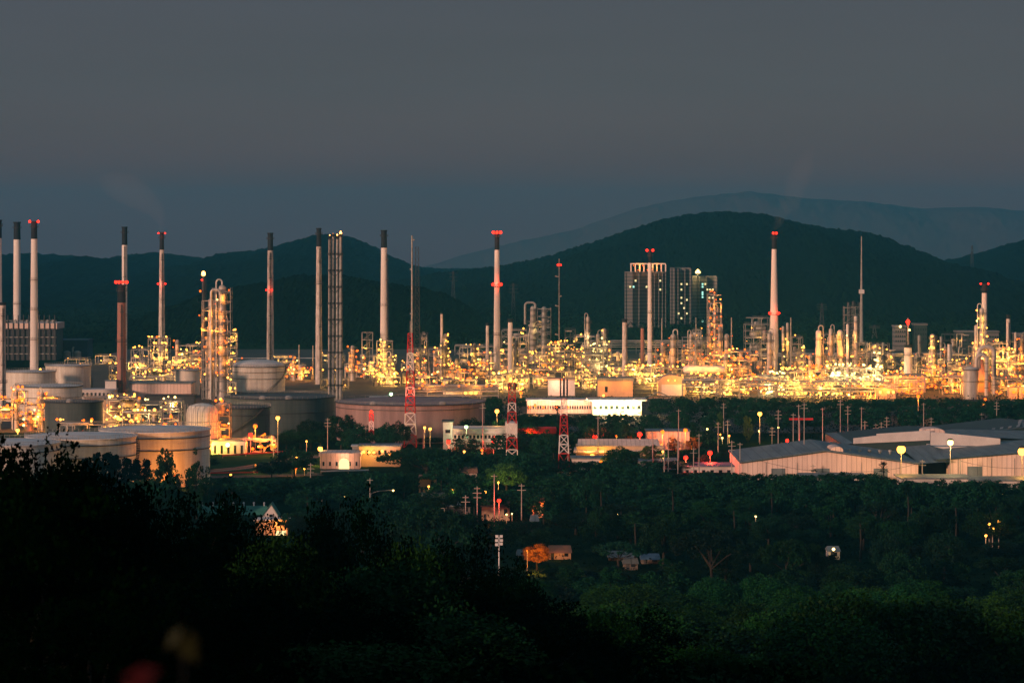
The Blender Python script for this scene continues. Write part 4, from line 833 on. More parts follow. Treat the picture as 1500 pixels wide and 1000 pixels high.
xa2,xr2,xb2=X(1393,D2),X(1545,D2),X(1690,D2); 
part('wall', MB().prism([(xa2,0),(xa2,Z(671,D2)),(xr2,Z(660,D2)),(xb2,Z(676,D2)),(xb2,0)],D2,D2+50), M_['wallp'], t)
part('gutter', MB().bar((xa2-5,D2-.75,Z(671,D2)-.5),(xr2,D2-.75,Z(660,D2)+.2),.3), M_['walld'], t)
for x in (1404,1452,1486): part('downpipe', MB().box(X(x,D2)-.1,X(x,D2)+.1,D2-.2,D2-.02,0,Z(671,D2)), M_['pole'], t)
part('roller_door', MB().box(X(1428,D2)-2.6,X(1428,D2)+2.6,D2-.08,D2-.01,0,4.2), M_['roofg'], t)
za=Z(671,D2); part('roof', MB().add([(xa2-5,D2-.6,za-.4),(xr2,D2-.6,Z(660,D2)+.4),(xb2,D2-.6,Z(676,D2)+.4),(xa2-5,D2+50,za-.4),(xr2,D2+50,Z(660,D2)+.4),(xb2,D2+50,Z(676,D2)+.4),(xa2-5,D2-.6,za-.8),(xr2,D2-.6,Z(660,D2)+.03),(xb2,D2-.6,Z(676,D2)+.03)],[(0,1,4,3),(1,2,5,4),(0,6,7,1),(1,7,8,2)]), M_['roofg'], t)
t=thing('loading_bay','dark teal recess with slanted canopy roof between the two pink warehouse fronts','loading bay',(X(1369,1000),1000,0))
part('wall', MB().box(xb+.05,xa2-.05,1001,1030,0,Z(678,1000)), M_['walld'], t)
zq=Z(674,1000); part('roof', MB().add([(xb+.7,987.2,Z(680,985)+.1),(xa2-.2,987.2,za-.9),(xa2-.2,1036,za+1.4),(xb+.7,1036,zb+2.2)],[(0,1,2,3)]), M_['roofg'], t)
part('door', MB().box(X(1360,1000),X(1378,1000),1000.8,1000.95,0,4.6), M_['wallg'], t); part('door_post', MB().box(X(1386,990),X(1388,990),989,989.5,0,3.6), M_['wallo'], t)
D=1045; t=thing('warehouse','long rear warehouse with slanted pink fascia boards and blue-grey roof','warehouse',(X(1363,D),D,0))
xl,xm,xq=X(1236,D),X(1363,D),X(1560,D); z3=Z(650,D)
part('wall', MB().prism([(xl,0),(xl,Z(652,D)),(xm,Z(640,D)),(xq,Z(648,D)),(xq,0)],D+.5,D+62), M_['walld'], t)
part('fascia', MB().prism([(X(1250,D),Z(649.5,D)),(X(1250,D),Z(641.5,D)),(X(1284,D),Z(637.5,D)),(X(1284,D),Z(635,D)),(X(1362,D),Z(630,D)),(X(1362,D),Z(644.5,D))],D-.4,D+.2), M_['wallw'], t)
D=1030; part('fascia', MB().prism([(X(1363,D),Z(651.5,D)),(X(1363,D),Z(632,D)),(X(1465,D),Z(642,D)),(X(1465,D),Z(653.5,D))],D-.4,D+.2), M_['wallw'], t)
part('return_wall', MB().box(X(1366,D),X(1462,D),D+.25,D+15,0,Z(654,D)), M_['wallw'], t)
D=1045; xR=X(1405,D)
part('roof', MB().add([(xl,D+.2,Z(651,D)),(xm,D+.2,Z(636,D)),(xq,D+.2,Z(646,D)),(xl,D+62,Z(651,D)),(X(1400,D+62),D+62,9.4),(xq+10,D+62,8)],[(0,1,4,3),(1,2,5,4)]), M_['roofg'], t)
vent(t,X(1368,D+2),32,D+2,Z(636,D+2),2.2,10)
t=thing('warehouse','far blue-grey ribbed warehouse roof with skylights at the right edge','warehouse',(X(1470,1120),1120,0)); xl,xm,xq=X(1378,1115),X(1500,1115),X(1640,1115)
part('wall', MB().prism([(xl,0),(xl,5.5),(xm,9.2),(xq,5.5),(xq,0)],1112,1170), M_['walld'], t)
part('roof', MB().add([(xl-1,1111,5.6),(xm,1111,9.4),(xq,1111,5.6),(xl+14,1175,4.6),(xm+10,1175,8.4),(xq,1175,4.6)],[(0,1,4,3),(1,2,5,4)]), M_['roofg'], t)
for k in range(9):
    f=.1+.1*k; x=xl+(xm-xl)*f; z=5.6+3.8*f+.3; part('skylight', MB().add([(x,1114,z),(x+1.3,1114,z+.17),(x+12,1168,z-.55),(x+10.7,1168,z-.72)],[(0,1,2,3)]), M_['tankroof'], t)
for x0,x1,yt,D,lab,rm in ((1178,1268,699,955,'low pink canopy roof in front of the left warehouse','roofg'),(1322,1420,701,950,'low ribbed shed roof before the loading bay','roofg'),(1424,1520,704,945,'low ribbed shed roof before the right warehouse','roofg'),(1000,1086,683,1015,'white-edged shed roof left of the warehouses','roofblue'),(932,990,676,1028,'pale low wall building under the red lamps','roofg')):
    t=block('shed',x0,x1,yt,D,14,'wallw',rm,lab,'shed',par=.35,over=1.0,win=((yt+5,yt+9,7,.4),))
# sheds in the trees of the middle distance
D=1078; t=thing('shed','long two-tiered shed roof with yellow light beneath','shed',(X(905,D),D,0))
part('wall', MB().box(X(845,D),X(972,D),D+3,D+16,0,Z(654,D)), M_['wallo'], t)
for (xa_,xb_,y1,y2,d) in ((840,975,660,663,0),(846,968,649,655,4)): part('roof', MB().add([(X(xa_,D),D+d,Z(y2,D)),(X(xb_,D),D+d,Z(y2,D)),(X(xb_-2,D),D+d+7,Z(y1,D)+.6),(X(xa_+2,D),D+d+7,Z(y1,D)+.6),(X(xa_,D),D+d,Z(y2,D)+.3),(X(xb_,D),D+d,Z(y2,D)+.3),(X(xb_-2,D),D+d+7,Z(y1,D)+.9),(X(xa_+2,D),D+d+7,Z(y1,D)+.9)],[(0,3,2,1),(4,5,6,7),(0,1,5,4),(1,2,6,5),(3,0,4,7)]), M_['wallp'], t)
for x in (856,868,884): bulb(t,(X(x,D),D+1,Z(669,D)),'y',.6 if x != 868 else 1.0); 
for x in (862,884): glow(t,(X(x,D),D-1,4),'y',2000)
D=1120; t=block('shed',948,1010,632,D,12,'wallp','roofg','pink-red lit gabled wall beneath the three red lamps','shed',par=.4)
t=block('shed',838,906,663+9,1020,10,'wallw','roofg','cream low wall beside the third lattice tower','shed')
# village
D=862; t=thing('house','green-roofed long house with white ridge vents and white gable end','house',(X(345,D),D,0))
b=MB(); x0,x1=X(285,D),X(392,D); z0,z1=Z(758,D),Z(742,D); part('wall', MB().box(x0+.3,x1-.3,D+.4,D+7.6,0,z0), M_['wallw'], t)
part('roof', MB().add([(x0,D,z0),(x1,D,z0),(x1-.6,D+4,z1),(x0,D+4,z1),(x1,D+8,z0),(x0,D+8,z0)],[(0,1,2,3),(3,2,4,5)]), M_['roofgreen'], t)
part('gable', MB().add([(x1-.1,D+.3,0),(x1-.1,D+7.7,0),(x1-.1,D+7.7,z0),(x1-.5,D+4,z1-.1),(x1-.1,D+.3,z0)],[(0,1,2,3,4)]), M_['wallw'], t)
for k in range(7): x=x0+2+k*3.1; part('ridge_vent', MB().lathe(x,D+4,[(.22,z1-.1),(.22,z1+.7),(.4,z1+.8),(.05,z1+1.1)],8), M_['white'], t)
xg=X(393,D); t=thing('house','white gabled cottage with green roof above the orange-lit wall','house',(X(398,D-6),D-6,0))
a_,b_=X(385,D-6),X(407,D-6); c_=X(397,D-6); part('wall', MB().prism([(a_,0),(a_,Z(755,D-6)),(c_,Z(739,D-6)),(b_,Z(755,D-6)),(b_,0)],D-6,D-.5), M_['wallw'], t)
part('roof', MB().prism([(a_-.5,Z(757,D-6)),(c_,Z(738,D-6)),(b_+.4,Z(756,D-6)),(b_+.4,Z(755,D-6)),(c_,Z(736.5,D-6)),(a_-.5,Z(756,D-6))],D-6.4,D-.3), M_['roofgreen'], t)
part('window', MB().box(c_-.5,c_+.5,D-6.1,D-5.98,Z(756,D),Z(750,D)), M_['pane'], t)
D=805; t=block('house',374,421,762,D,6,'wallo','wallw','orange-lit shop wall with a bright shelf of goods below the green roof','shop',par=.3)
glow(t,(X(410,D),D-2.5,3.5),'o',1600); bulb(t,(X(403,D),D-1,Z(766,D)),'y',.3)
part('shop_window', MB().box(X(404,D),X(419,D),D-.1,D-.01,Z(790,D),Z(777,D)), M_['winlit'], t)
def hut(x0,x1,ye,yr,D,label,wallm,roofm,lit=None):
    a,b_=X(x0,D),X(x1,D); t=thing('house',label,'house',((a+b_)/2,D,0)); ze,zr=Z(ye,D),Z(yr,D)
    part('wall', MB().box(a+.3,b_-.3,D+.3,D+6,0,ze), M_[wallm], t)
    part('roof', MB().add([(a,D-.5,ze-.2),(b_,D-.5,ze-.2),(b_-.3,D+3.2,zr),(a+.3,D+3.2,zr),(b_,D+6.6,ze-.2),(a,D+6.6,ze-.2)],[(0,1,2,3),(3,2,4,5),(1,4,2),(0,3,5)]), M_[roofm], t)
    part('door', MB().box(a+.9,a+1.7,D+.22,D+.295,0,min(2,ze-.3)), M_['wallg'], t); part('window', MB().box(b_-2,b_-1.0,D+.22,D+.295,max(.6,ze*.4),max(1.3,ze*.8)), M_[lit or 'pane'], t)
    return t
t=hut(704,748,741,733,845,'rusty tin roof glowing orange under the red street lamp','wallo','roofrust')
hut(652,690,740,735,860,'blue tin roof behind the pair of yellow street lamps','wallv','roofblue')
hut(615,655,728,722,900,'grey tin roof behind the curved lamp post','wallv','roofg')
t=hut(778,798,735,727,850,'small orange-lit house with a white window near the third lattice tower','wallo','roofrust','winlit'); glow(t,(X(786,850),847,5),'r',700); glow(t,(X(790,850),847.5,4.5),'o',700)
hut(776,790,762,755,815,'tiny white gabled shrine house','wallv','roofg')
t=hut(802,838,808,800,745,'house with orange light under its eaves right of the glowing orange tree','wallo','roofrust'); glow(t,(X(815,742),741.5,2.5),'o',500)
hut(756,774,812,806,750,'pale tin shack left of the glowing orange tree','wallv','roofg')
hut(868,898,806,800,762,'grey tin roof, leftmost of the dark village roofs','wallg','roofg')
hut(890,930,815,808,742,'pale tin roof in the middle of the dark village roofs','wallv','roofg')
hut(912,936,824,818,722,'cream-walled hut, nearest of the dark village roofs','wallv','roofg')
hut(938,968,818,812,735,'tin roof at the right end of the dark village roofs','wallv','roofblue')
t=hut(1212,1232,806,801,745,'small white shelter with a white lamp in the right wood','wallw','roofg'); bulb(t,(X(1221,742),742,Z(804,742)),'w',.4); glow(t,(X(1217,742),741,3),'w',350)
hut(672,700,692,684,960,'pinkish barn wall among the trees left of the pale-leaved tree','wallp','roofrust')
hut(612,640,700,696,935,'low house with lit eaves under the flat-crowned rain tree','wallo','roofrust')
# road, bank and kerb by the gatehouse
def ribbon(name,pts,w,z,material,kind='structure'):
    b=MB()
    for i,(x,y) in enumerate(pts):
        p=Vector((pts[min(i+1,len(pts)-1)][0]-pts[max(0,i-1)][0],pts[min(i+1,len(pts)-1)][1]-pts[max(0,i-1)][1])).normalized(); b.v+= [(x-p.y*w/2,y+p.x*w/2,z),(x+p.y*w/2,y-p.x*w/2,z)]
    b.f=[(2*i,2*i+1,2*i+3,2*i+2) for i in range(len(pts)-1)]; b.sm=[False]*len(b.f); return single(name,b,M_[material],kind)
def G(px,py): d=gd(py); return (X(px,d),d)
bk=MB(); p=[G(305,700),G(470,697),G(480,665),G(305,668)]; bk.add([(x,y,.05) for x,y in p],[(0,1,2,3)]); single('grass_bank',bk,M_['grass'],'structure')
r1=[G(300,691),G(360,685),G(410,677),G(450,670),G(500,667)]; ribbon('road',r1,9,.10,'road'); 
for o_ in (-5,5): ribbon('kerb',[(x,y+o_) for x,y in r1],.5,.22,'kerb')
r2=[G(300,699),G(380,698),G(470,695)]; ribbon('road',r2,8,.11,'road'); ribbon('kerb',[(x,y+4.4) for x,y in r2],.5,.23,'kerb')
def barrier(pts,label,matn):
    t=thing('barrier',label,'barrier',(pts[0][0],pts[0][1],0))
    for i in range(len(pts)-1):
        a,c=pts[i],pts[i+1]; part('rail', MB().bar((a[0],a[1],1),(c[0],c[1],1),.45), M_[matn], t); part('post', MB().bar((a[0],a[1]+.3,0),(a[0],a[1]+.3,1.2),.25), M_['pole'], t)
barrier([G(326,671),G(360,668),G(400,666),G(430,664)],'red crash barrier along the upper road bend','red')
barrier([G(308,696.5),G(340,696),G(378,695.5)],'red crash barrier along the lower road','red')
barrier([G(470,694),G(510,693),G(540,692)],'pale crash barrier below the pink flat-roofed building','white')

# ------------------------------------------------------------------ street lamps and poles
def street_lamp(x,y,yb,col,label,D=None,r=.7,P=2500,arm=0,group='lit street lamps',n=1):
    D=D or gd(yb); cx=X(x,D); zl=Z(y,D); z0=hgt(cx,D); t=thing('street_lamp',label,'street lamp',(cx-arm,D,z0),group)
    if arm:
        pts=[(cx-arm,D,z0),(cx-arm,D,z0+(zl-z0)*.72)]+[(cx-arm+arm*(1-math.cos(k*math.pi/12)),D,z0+(zl-z0)*.72+(zl-z0)*.3*math.sin(k*math.pi/12)) for k in range(1,7)]
        part('pole', MB().tube(pts,.11,6), M_['pole'], t)
    else: part('pole', MB().tube([(cx,D,z0),(cx,D,zl+r*.4)],[.16,.1],8), M_['pole'], t)
    hd = part('lamp_head', MB().lathe(cx,D,[(r*.5,zl+r*.92),(r*1.1,zl+r*.8),(r*.7,zl+r*1.25),(.05,zl+r*1.4)],12), M_['dsteel'], t)
    for k in range(n): bulb(hd,(cx+(k-(n-1)/2)*r*1.6,D-(.15 if n==1 else .4),zl),col,r)
    if P: glow(t,(cx,D-r-1.6,zl-.4),col,P)
    return t
for a in (
 (1320,658,702,'y','dazzling yellow flood lamp before the left warehouse front',968,2.0,9000),
 (1392,648,700,'w','white flood lamp before the loading bay',972,1.4,8000),
 (1497,661,702,'y','dazzling yellow flood lamp cut by the right edge',968,1.9,9000),
 (1113,606,650,'y','yellow-green street lamp in the yard below the thick smooth chimney',None,1.2,6000),
 (728,602,662,'y','bright pale yellow lamp just below the centre chimney',1150,1.2,4500),
 (407,612,668,'y','yellow street lamp in front of the grey-green tank',None,1.1,5000),
 (374,624,662,'o','orange street lamp in front of the olive tank',None,1.1,5500),
 (367,637,664,'r','red-orange lamp just below the orange street lamp',None,.9,4500),
 (469,657,682,'y','bright yellow lamp at the left end of the pink flat-roofed building',None,1.2,5000),
 (683,625,662,'g','green lamp behind the pale office block',None,.9,4000),
 (573,577,597,'g','green-white lamp on the right of the white box',1310,1.0,4000),
 (476,579,596,'y','yellow-green twin lamp above the rim of the grey-green tank',1330,.9,3500),
 (763,575,592,'o','orange lamp at the right foot of the centre chimney units',1440,1.0,5000),
 (1345,580,612,'o','orange lamp on a tall pole before the furnace units',1300,1.1,5000),
 (1443,585,612,'o','orange lamp beside the inverted ducts',1420,1.1,5000),
 (1201,575,594,'y','starry yellow lamp, left of two before the long white pipe rack',1440,1.1,6000),
 (1226,576,594,'y','starry yellow lamp, right of two before the long white pipe rack',1440,.9,5000),
 (1119,575,594,'o','orange lamp left of the waisted chimney foot',1445,.9,5000),
 (913,605,622,'w','white lamp at the foot of the floodlit hall',1290,1.0,5000),
 (937,636,664,'r','red lamp, leftmost of the three over the pink gabled wall',1105,1.0,4500),
 (970.5,632.5,664,'o','orange-red lamp, middle one of the three over the pink gabled wall',1105,1.0,4500),
 (1004,630,664,'o','orange-red lamp, rightmost of the three over the pink gabled wall',1105,1.0,4500),
 (1040,663,690,'r','red lamp left of the white-edged shed, right one of two',1035,.9,3000),
 (1004.5,670,694,'r','red lamp left of the white-edged shed, left one of two',1015,.8,2500),
 (872,640,672,'r','red lamp amid a tree behind the two-tiered shed',1120,1.0,5000),
 (880,676,700,'o','small orange lamp in front of the two-tiered shed',1000,.7,1500),
 (657,647,672,'r','red lamp at the left corner of the pale office block',1090,.9,3500),
 (723,646,672,'r','red lamp at the right end of the pale office block',1090,.8,3500),
 (1153,645,668,'r','dull red lamp at the left of the pole yard',1130,.7,1500),
 (1158,651,672,'r','lamp at the top of the red trio in the pole yard',1110,.6,1500),
 (1164,656,672,'r','right lamp of the red trio in the pole yard',1100,.6,1500),
 (1153,662,676,'r','lowest lamp of the red trio in the pole yard',1095,.6,1500),
 (1236,634,660,'r','lone red lamp in the dark yard above the left warehouse',1130,.6,1200),
 (1224,634,660,'w','small white lamp beside the lone red lamp',1130,.45,600),
 (784,594,612,'o','orange lamp at the left end of the long salmon block',1330,.8,2500),
 (664,717,752,'y','yellow street lamp in the village, left of the pair',None,.55,500),
 (711,720,752,'y','yellow street lamp in the village, right of the pair',None,.5,500),
 (731,733,772,'r','red lamp over the rusty tin roof in the village',None,.6,900),
 (742,753,765,'w','tiny pale lamp left of the shrine house, first of two',830,.35,150),
 (750,752,765,'w','tiny pale lamp left of the shrine house, second of two',832,.32,150),
 (1449,767,800,'y','yellow lamp at upper left of the four in the right wood',770,.5,300),
 (1463,763,800,'y','yellow lamp at upper right of the four in the right wood',772,.55,300),
 (1454,774,805,'y','middle yellow lamp of the four in the right wood',765,.5,300),
 (1444,784,810,'y','lowest yellow lamp of the four in the right wood',755,.45,300),
 (1421,747,775,'w','small pale lamp left above the four yellow lamps',830,.35,150),
 (1470,721,745,'w','pale glow lamp among leaves under the right warehouse',930,.8,600),
 (622,626,662,'y','yellow lamp left of the stair tower, lower one',1120,.7,2000),
 (630,628,662,'y','yellow lamp left of the stair tower, upper one',1118,.8,2500),
 (434,670,692,'y','small yellow lamp on the upper road',1025,.5,900),
 (374,681,700,'y','small yellow lamp between the two roads',1010,.5,900),
 (433,685,702,'o','orange lamp on the lower road',1000,.7,900),
 (338,695,712,'y','small yellow lamp at the left end of the lower road',985,.5,600),
 (446,686,704,'y','pale yellow lamp right of the orange lower-road lamp',995,.45,500),
 (401,651,672,'y','small lamp under the yellow street lamp',1085,.5,800),
 (449,646,670,'y','small yellow lamp behind the starry one',1110,.5,800),
 (867,667,690,'y','yellow lamp glaring beneath the two-tiered shed',1055,.9,3000),
 (971,661,688,'y','yellow lamp in the pale-leaved bush near the shed',1050,.6,1800),
 (680,661,684,'y','yellow lamp by the office yard, left one',1060,.6,1500),
 (706,659,684,'o','orange lamp by the office yard, right one',1060,.6,1500),
 (26,630,645,'y','furnace lamp shining brightest in the left corner',1205,1.1,6000),
 (57,606,632,'y','furnace lamp above the squat drum at left',1215,.8,3500),
 (194,630,642,'y','small lamp on the rim behind the middle white tank',1180,.6,900),
 (1055,636,652,'y','greenish lamp in the bush right of the three red lamps',1180,.5,900),
 (1112,631,652,'w','small white lamp under the yellow-green street lamp',1160,.5,500),
 (1036,628,650,'w','small white lamp in the bushes above the rightmost of the three red lamps',1170,.55,800),
 (1058,641,660,'w','row end lamp over the pale-leaved bushes right of the three red lamps',1150,.5,900),
 (1068,638,660,'y','yellowish lamp over the pale-leaved bushes right of the three red lamps',1155,.5,900),
 (1107,756,780,'w','lone pale lamp deep in the wood below the left warehouse',800,.35,200),
 (903,638,662,'o','small orange lamp left of the three red lamps',1130,.6,1500),
 (905,752,772,'w','tiny bluish-white lamp in the wood right of the third lattice tower',815,.3,120),
 (628,712,735,'y','small yellow lamp above the blue tin roof',900,.45,400),
 (548,695,716,'y','small yellow lamp among trees below the pink flat-roofed building',960,.45,500),
 (1440,640,664,'w','small white lamp beside the far ribbed roof',1090,.5,700),
 (1140,626,650,'w','small white lamp in the pole yard',1170,.5,500),
):
    x,y,yb,c,lab,D,r,P = a; street_lamp(x,y,yb,c,lab,D,r*(.95 if c == 'r' else .74),P*(3.0 if c == 'r' else 1.8 if c == 'o' else .8))
street_lamp(505,727,790,'w','curved street lamp post, left one above the dark bushes',880,.25,60,arm=7,group='curved street lamps')
street_lamp(576,718,780,'w','curved street lamp post, right one above the dark bushes',890,.3,80,arm=7,group='curved street lamps')
D=600; t=thing('lamp_mast','unlit white floodlight mast with six panels above the dark bushes','mast',(X(731,D),D,hgt(0,D)))
part('pole', MB().tube([(X(731,D),D,0),(X(731,D),D,Z(786,D))],.14,8), M_['white'], t)
for k,(dx,dy) in enumerate(((-.45,785),(.45,785),(-.5,791),(.5,791),(-.5,797),(.45,796))): part('floodlight', MB().box(X(731,D)+dx-.32,X(731,D)+dx+.32,D-.35,D-.15,Z(dy,D)-.28,Z(dy,D)+.28), M_['white'], t)
PO = [(994,599,682),(1060,590,634),(1131,625,650),(1205,597,655),(1231,585,660),(1242,594,658),(1262,596,650),(1267,616,652),(1299,610,650),(1353,590,640),(1364,611,640),(1460,588,632),(1438,605,632),(1283,620,648),(1291,618,648),(1170,592,682),(1178,590,690),(1140,600,676),(1162,605,684),(1066,615,650),(956,632,690),(979,640,700),(1016,655,700),(1072,645,700),(1084,648,700),(973,650,705),(993,640,702),(620,628,664),(707,590,668),(832,650,680),(876,610,672),(682,725,772),(699,712,772),(724,694,772),(764,708,764),(651,728,762),(542,700,752),(1247,690,706),(1191,680,704),(1407,672,704),(1351,673,702),(480,612,660),(536,625,662),(428,668,700),(455,678,705),(1024,635,700),(1052,618,664)]
for i,(x,yt,yb) in enumerate(PO):
    D=gd(yb); D = min(D, 1440); cx=X(x,D); zt=Z(yt,D)
    zone = ('in the dark yard before the lit plant' if x > 1040 and yb < 662 else 'in the pole yard left of the warehouses' if x > 1080 and yb < 695 else 'against the pink warehouse wall' if x > 1080 else 'in the village among tin roofs' if yb > 740 else 'near the three red lamps' if x > 930 else 'near the office block and tanks')
    t=thing('utility_pole','thin utility pole with cross arms standing '+zone,'utility pole',(cx,D,0),'utility poles '+zone)
    part('pole', MB().tube([(cx,D,hgt(cx,D)),(cx,D,zt)],[.2,.13],8), M_['pole'], t)
    for k in range(1+(i*7)%3):
        z=zt-.6-k*1.3; w=(.9,1.3,1.1)[k]; part('crossarm', MB().box(cx-w,cx+w,D-.24,D-.14,z-.09,z+.09), M_['pole'], t)
t=thing('boom','long red horizontal boom on a pole in the pole yard','boom',(X(1171,1100),1100,0)); D=1100
part('post', MB().tube([(X(1171,D),D,0),(X(1171,D),D,Z(608,D))],.25,8), M_['pole'], t); part('beam', MB().box(X(1156,D),X(1191,D),D-.3,D+.3,Z(615,D),Z(612,D)), M_['red'], t)
# slack cables in front of the warehouse
for (xa_,ya_,xb_,yb_,lab) in ((1112,674,1247,692,'upper slack cable strung across the left warehouse front'),(1247,690,1352,676,'slack cable rising to the loading bay pole'),(1407,675,1520,684,'slack cable across the right warehouse front')):
    D=970; pts=[(X(xa_+(xb_-xa_)*k/10,D),D,Z(ya_+(yb_-ya_)*k/10,D)-2.0*(1-(k/5-1)**2)*.6) for k in range(11)]
    o=single('cable',MB().tube(pts,.06,5),M_['dsteel'],None,lab,'cable')
# ------------------------------------------------------------------ trees
def quads(c, nrm_up, size, rs, asp=.55):
    """one leaf quad per centre c (n,3), random orientation biased upward"""
    n=len(c); nv=rs.normal(size=(n,3)); nv[:,2]+=nrm_up; nv/=np.linalg.norm(nv,axis=1)[:,None]
    u=np.cross(nv,rs.normal(size=(n,3))); u/=np.linalg.norm(u,axis=1)[:,None]+1e-9; v=np.cross(nv,u)
    s=size*rs.uniform(.6,1.3,n)[:,None]
    P=np.stack([c-u*s,c+v*s*asp,c+u*s,c-v*s*asp],1); return P.reshape(-1,3)
def quad_mesh(name, P, material):
    me=bpy.data.meshes.new(name); n=len(P)//4
    me.vertices.add(n*4); me.vertices.foreach_set('co',P.astype(np.float32).ravel()); me.loops.add(n*4); me.loops.foreach_set('vertex_index',np.arange(n*4,dtype=np.int32))
    me.polygons.add(n); me.polygons.foreach_set('loop_start',np.arange(0,n*4,4,dtype=np.int32)); me.polygons.foreach_set('loop_total',np.full(n,4,dtype=np.int32)); me.update(); me.materials.append(material); return me
def crown(seed, nclump, per, leaf, shape, material, name='crown'):
    rs=np.random.default_rng(seed); C=[]
    d=rs.normal(size=(nclump,3)); d/=np.linalg.norm(d,axis=1)[:,None]; rad=rs.uniform(.55,1.0,nclump)**.6
    if shape=='round': ctr=d*rad[:,None]*np.array([.5,.5,.36]); ctr[:,2]=np.maximum(ctr[:,2],-.2)+.62; cr=rs.uniform(.09,.17,nclump)
    elif shape=='flat': ctr=d*rad[:,None]*np.array([.85,.85,.16]); ctr[:,2]=np.abs(ctr[:,2])*1.2+.72-.18*(ctr[:,0]**2+ctr[:,1]**2); cr=rs.uniform(.08,.15,nclump)
    elif shape=='column': t=rs.uniform(0,1,nclump); a=rs.uniform(0,6.28,nclump); r=(.16*(1-t)**.7+.03)*rs.uniform(.5,1,nclump); ctr=np.stack([r*np.cos(a),r*np.sin(a),.18+.8*t],1); cr=rs.uniform(.04,.08,nclump)
    else:
        ctr=d*rad[:,None]*np.array([.42,.42,.40]); ctr[:,2]+=.56; ctr+=rs.normal(size=ctr.shape)*.07; cr=rs.uniform(.07,.14,nclump)
    for k in range(nclump):
        q=rs.normal(size=(per,3)); q/=np.linalg.norm(q,axis=1)[:,None]; q*=(rs.uniform(.25,1,per)**.5)[:,None]*cr[k]; q[:,2]*=.7; C.append(ctr[k]+q)
    return quad_mesh(name, quads(np.concatenate(C),.7,leaf,rs), material), ctr
def trunk_mesh(ctr, seed, r=.03):
    R=random.Random(seed); b=MB(); b.tube([(0,0,-.12),(.01,0,.15),(-.01,.01,.4)],[r*1.4,r,r*.75],8)
    for k in R.sample(range(len(ctr)), min(7,len(ctr))):
        c=ctr[k]; z0=R.uniform(.25,.42); b.tube([(0,0,z0),(c[0]*.5+R.uniform(-.03,.03),c[1]*.5,z0+(c[2]-z0)*.6),tuple(c)],[r*.5,r*.33,r*.12],6)
    return mesh('trunk',b,M_['wood'])
PROTO={}
def proto(key,seed,ncl,per,leaf,shape,material):
    me,ctr=crown(seed,ncl,per,leaf,shape,M_[material]); PROTO[key]=(me,trunk_mesh(ctr,seed))
for k in range(4): proto('mid%d'%k,20+k,70,110,.024,'round','leaf')
for k in range(2): proto('loose%d'%k,30+k,60,100,.024,'loose','leaf')
for k in range(2): proto('flat%d'%k,40+k,70,110,.024,'flat','leaf')
for k in range(2): proto('col%d'%k,50+k,70,60,.02,'column','leafd')
for k in range(3): proto('lush%d'%k,90+k,170,110,.015,'round','leafm')
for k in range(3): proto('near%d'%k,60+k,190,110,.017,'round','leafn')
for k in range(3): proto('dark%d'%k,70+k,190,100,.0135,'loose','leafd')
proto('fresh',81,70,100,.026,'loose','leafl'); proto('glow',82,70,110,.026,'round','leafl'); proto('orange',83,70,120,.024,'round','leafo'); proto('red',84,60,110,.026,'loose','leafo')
WOOD=[]; WTR=MB()
def wood(kind,px,yt,D,w,rs):
    """a tree past the three hundred nearest: its leaves go into the one woodland mass"""
    x=X(px,D); h=Z(yt,D)
    if h<1.2: return
    me=PROTO[kind][0]; P=np.empty(len(me.vertices)*3,np.float32); me.vertices.foreach_get('co',P); P=P.reshape(-1,4,3)
    P=P[rs.randrange(2)::2].reshape(-1,3); sx=m(w,D)/({'f':1.75}.get(kind[0],1.08)); a=rs.uniform(0,6.28); c,q=math.cos(a),math.sin(a)
    C=P.reshape(-1,4,3).mean(1,keepdims=True); P=((P.reshape(-1,4,3)-C)*1.35+C).reshape(-1,3)
    WOOD.append(np.stack([(P[:,0]*c-P[:,1]*q)*sx+x,(P[:,0]*q+P[:,1]*c)*sx+D,P[:,2]*h],1)); WTR.tube([(x,D,-.1),(x,D,h*.6)],[.3,.12],5)
def tree(kind,px,yt,D,w,label,group=None,cat='tree',name='tree',z0=None,rs=random):
    """a tree whose top shows at photo point (px, yt) from D metres away, crown w photo pixels wide"""
    x=X(px,D); zb=hgt(x,D) if z0 is None else z0; h=Z(yt,D)-zb
    if h<1.2: return None
    me,tm=PROTO[kind]; base={'f':1.75,'c':.4}.get(kind[0],1.08); sx=m(w,D)/base
    t=thing(name,label,cat,(x,D,zb),group); a=rs.uniform(0,6.28)
    o=bpy.data.objects.new('crown',me); COL.objects.link(o); o.parent=t; o.scale=(sx,sx,h); o.rotation_euler=(0,0,a)
    o2=bpy.data.objects.new('trunk',tm); COL.objects.link(o2); o2.parent=t; o2.scale=(sx,sx,h); o2.rotation_euler=(0,0,a)
    return t
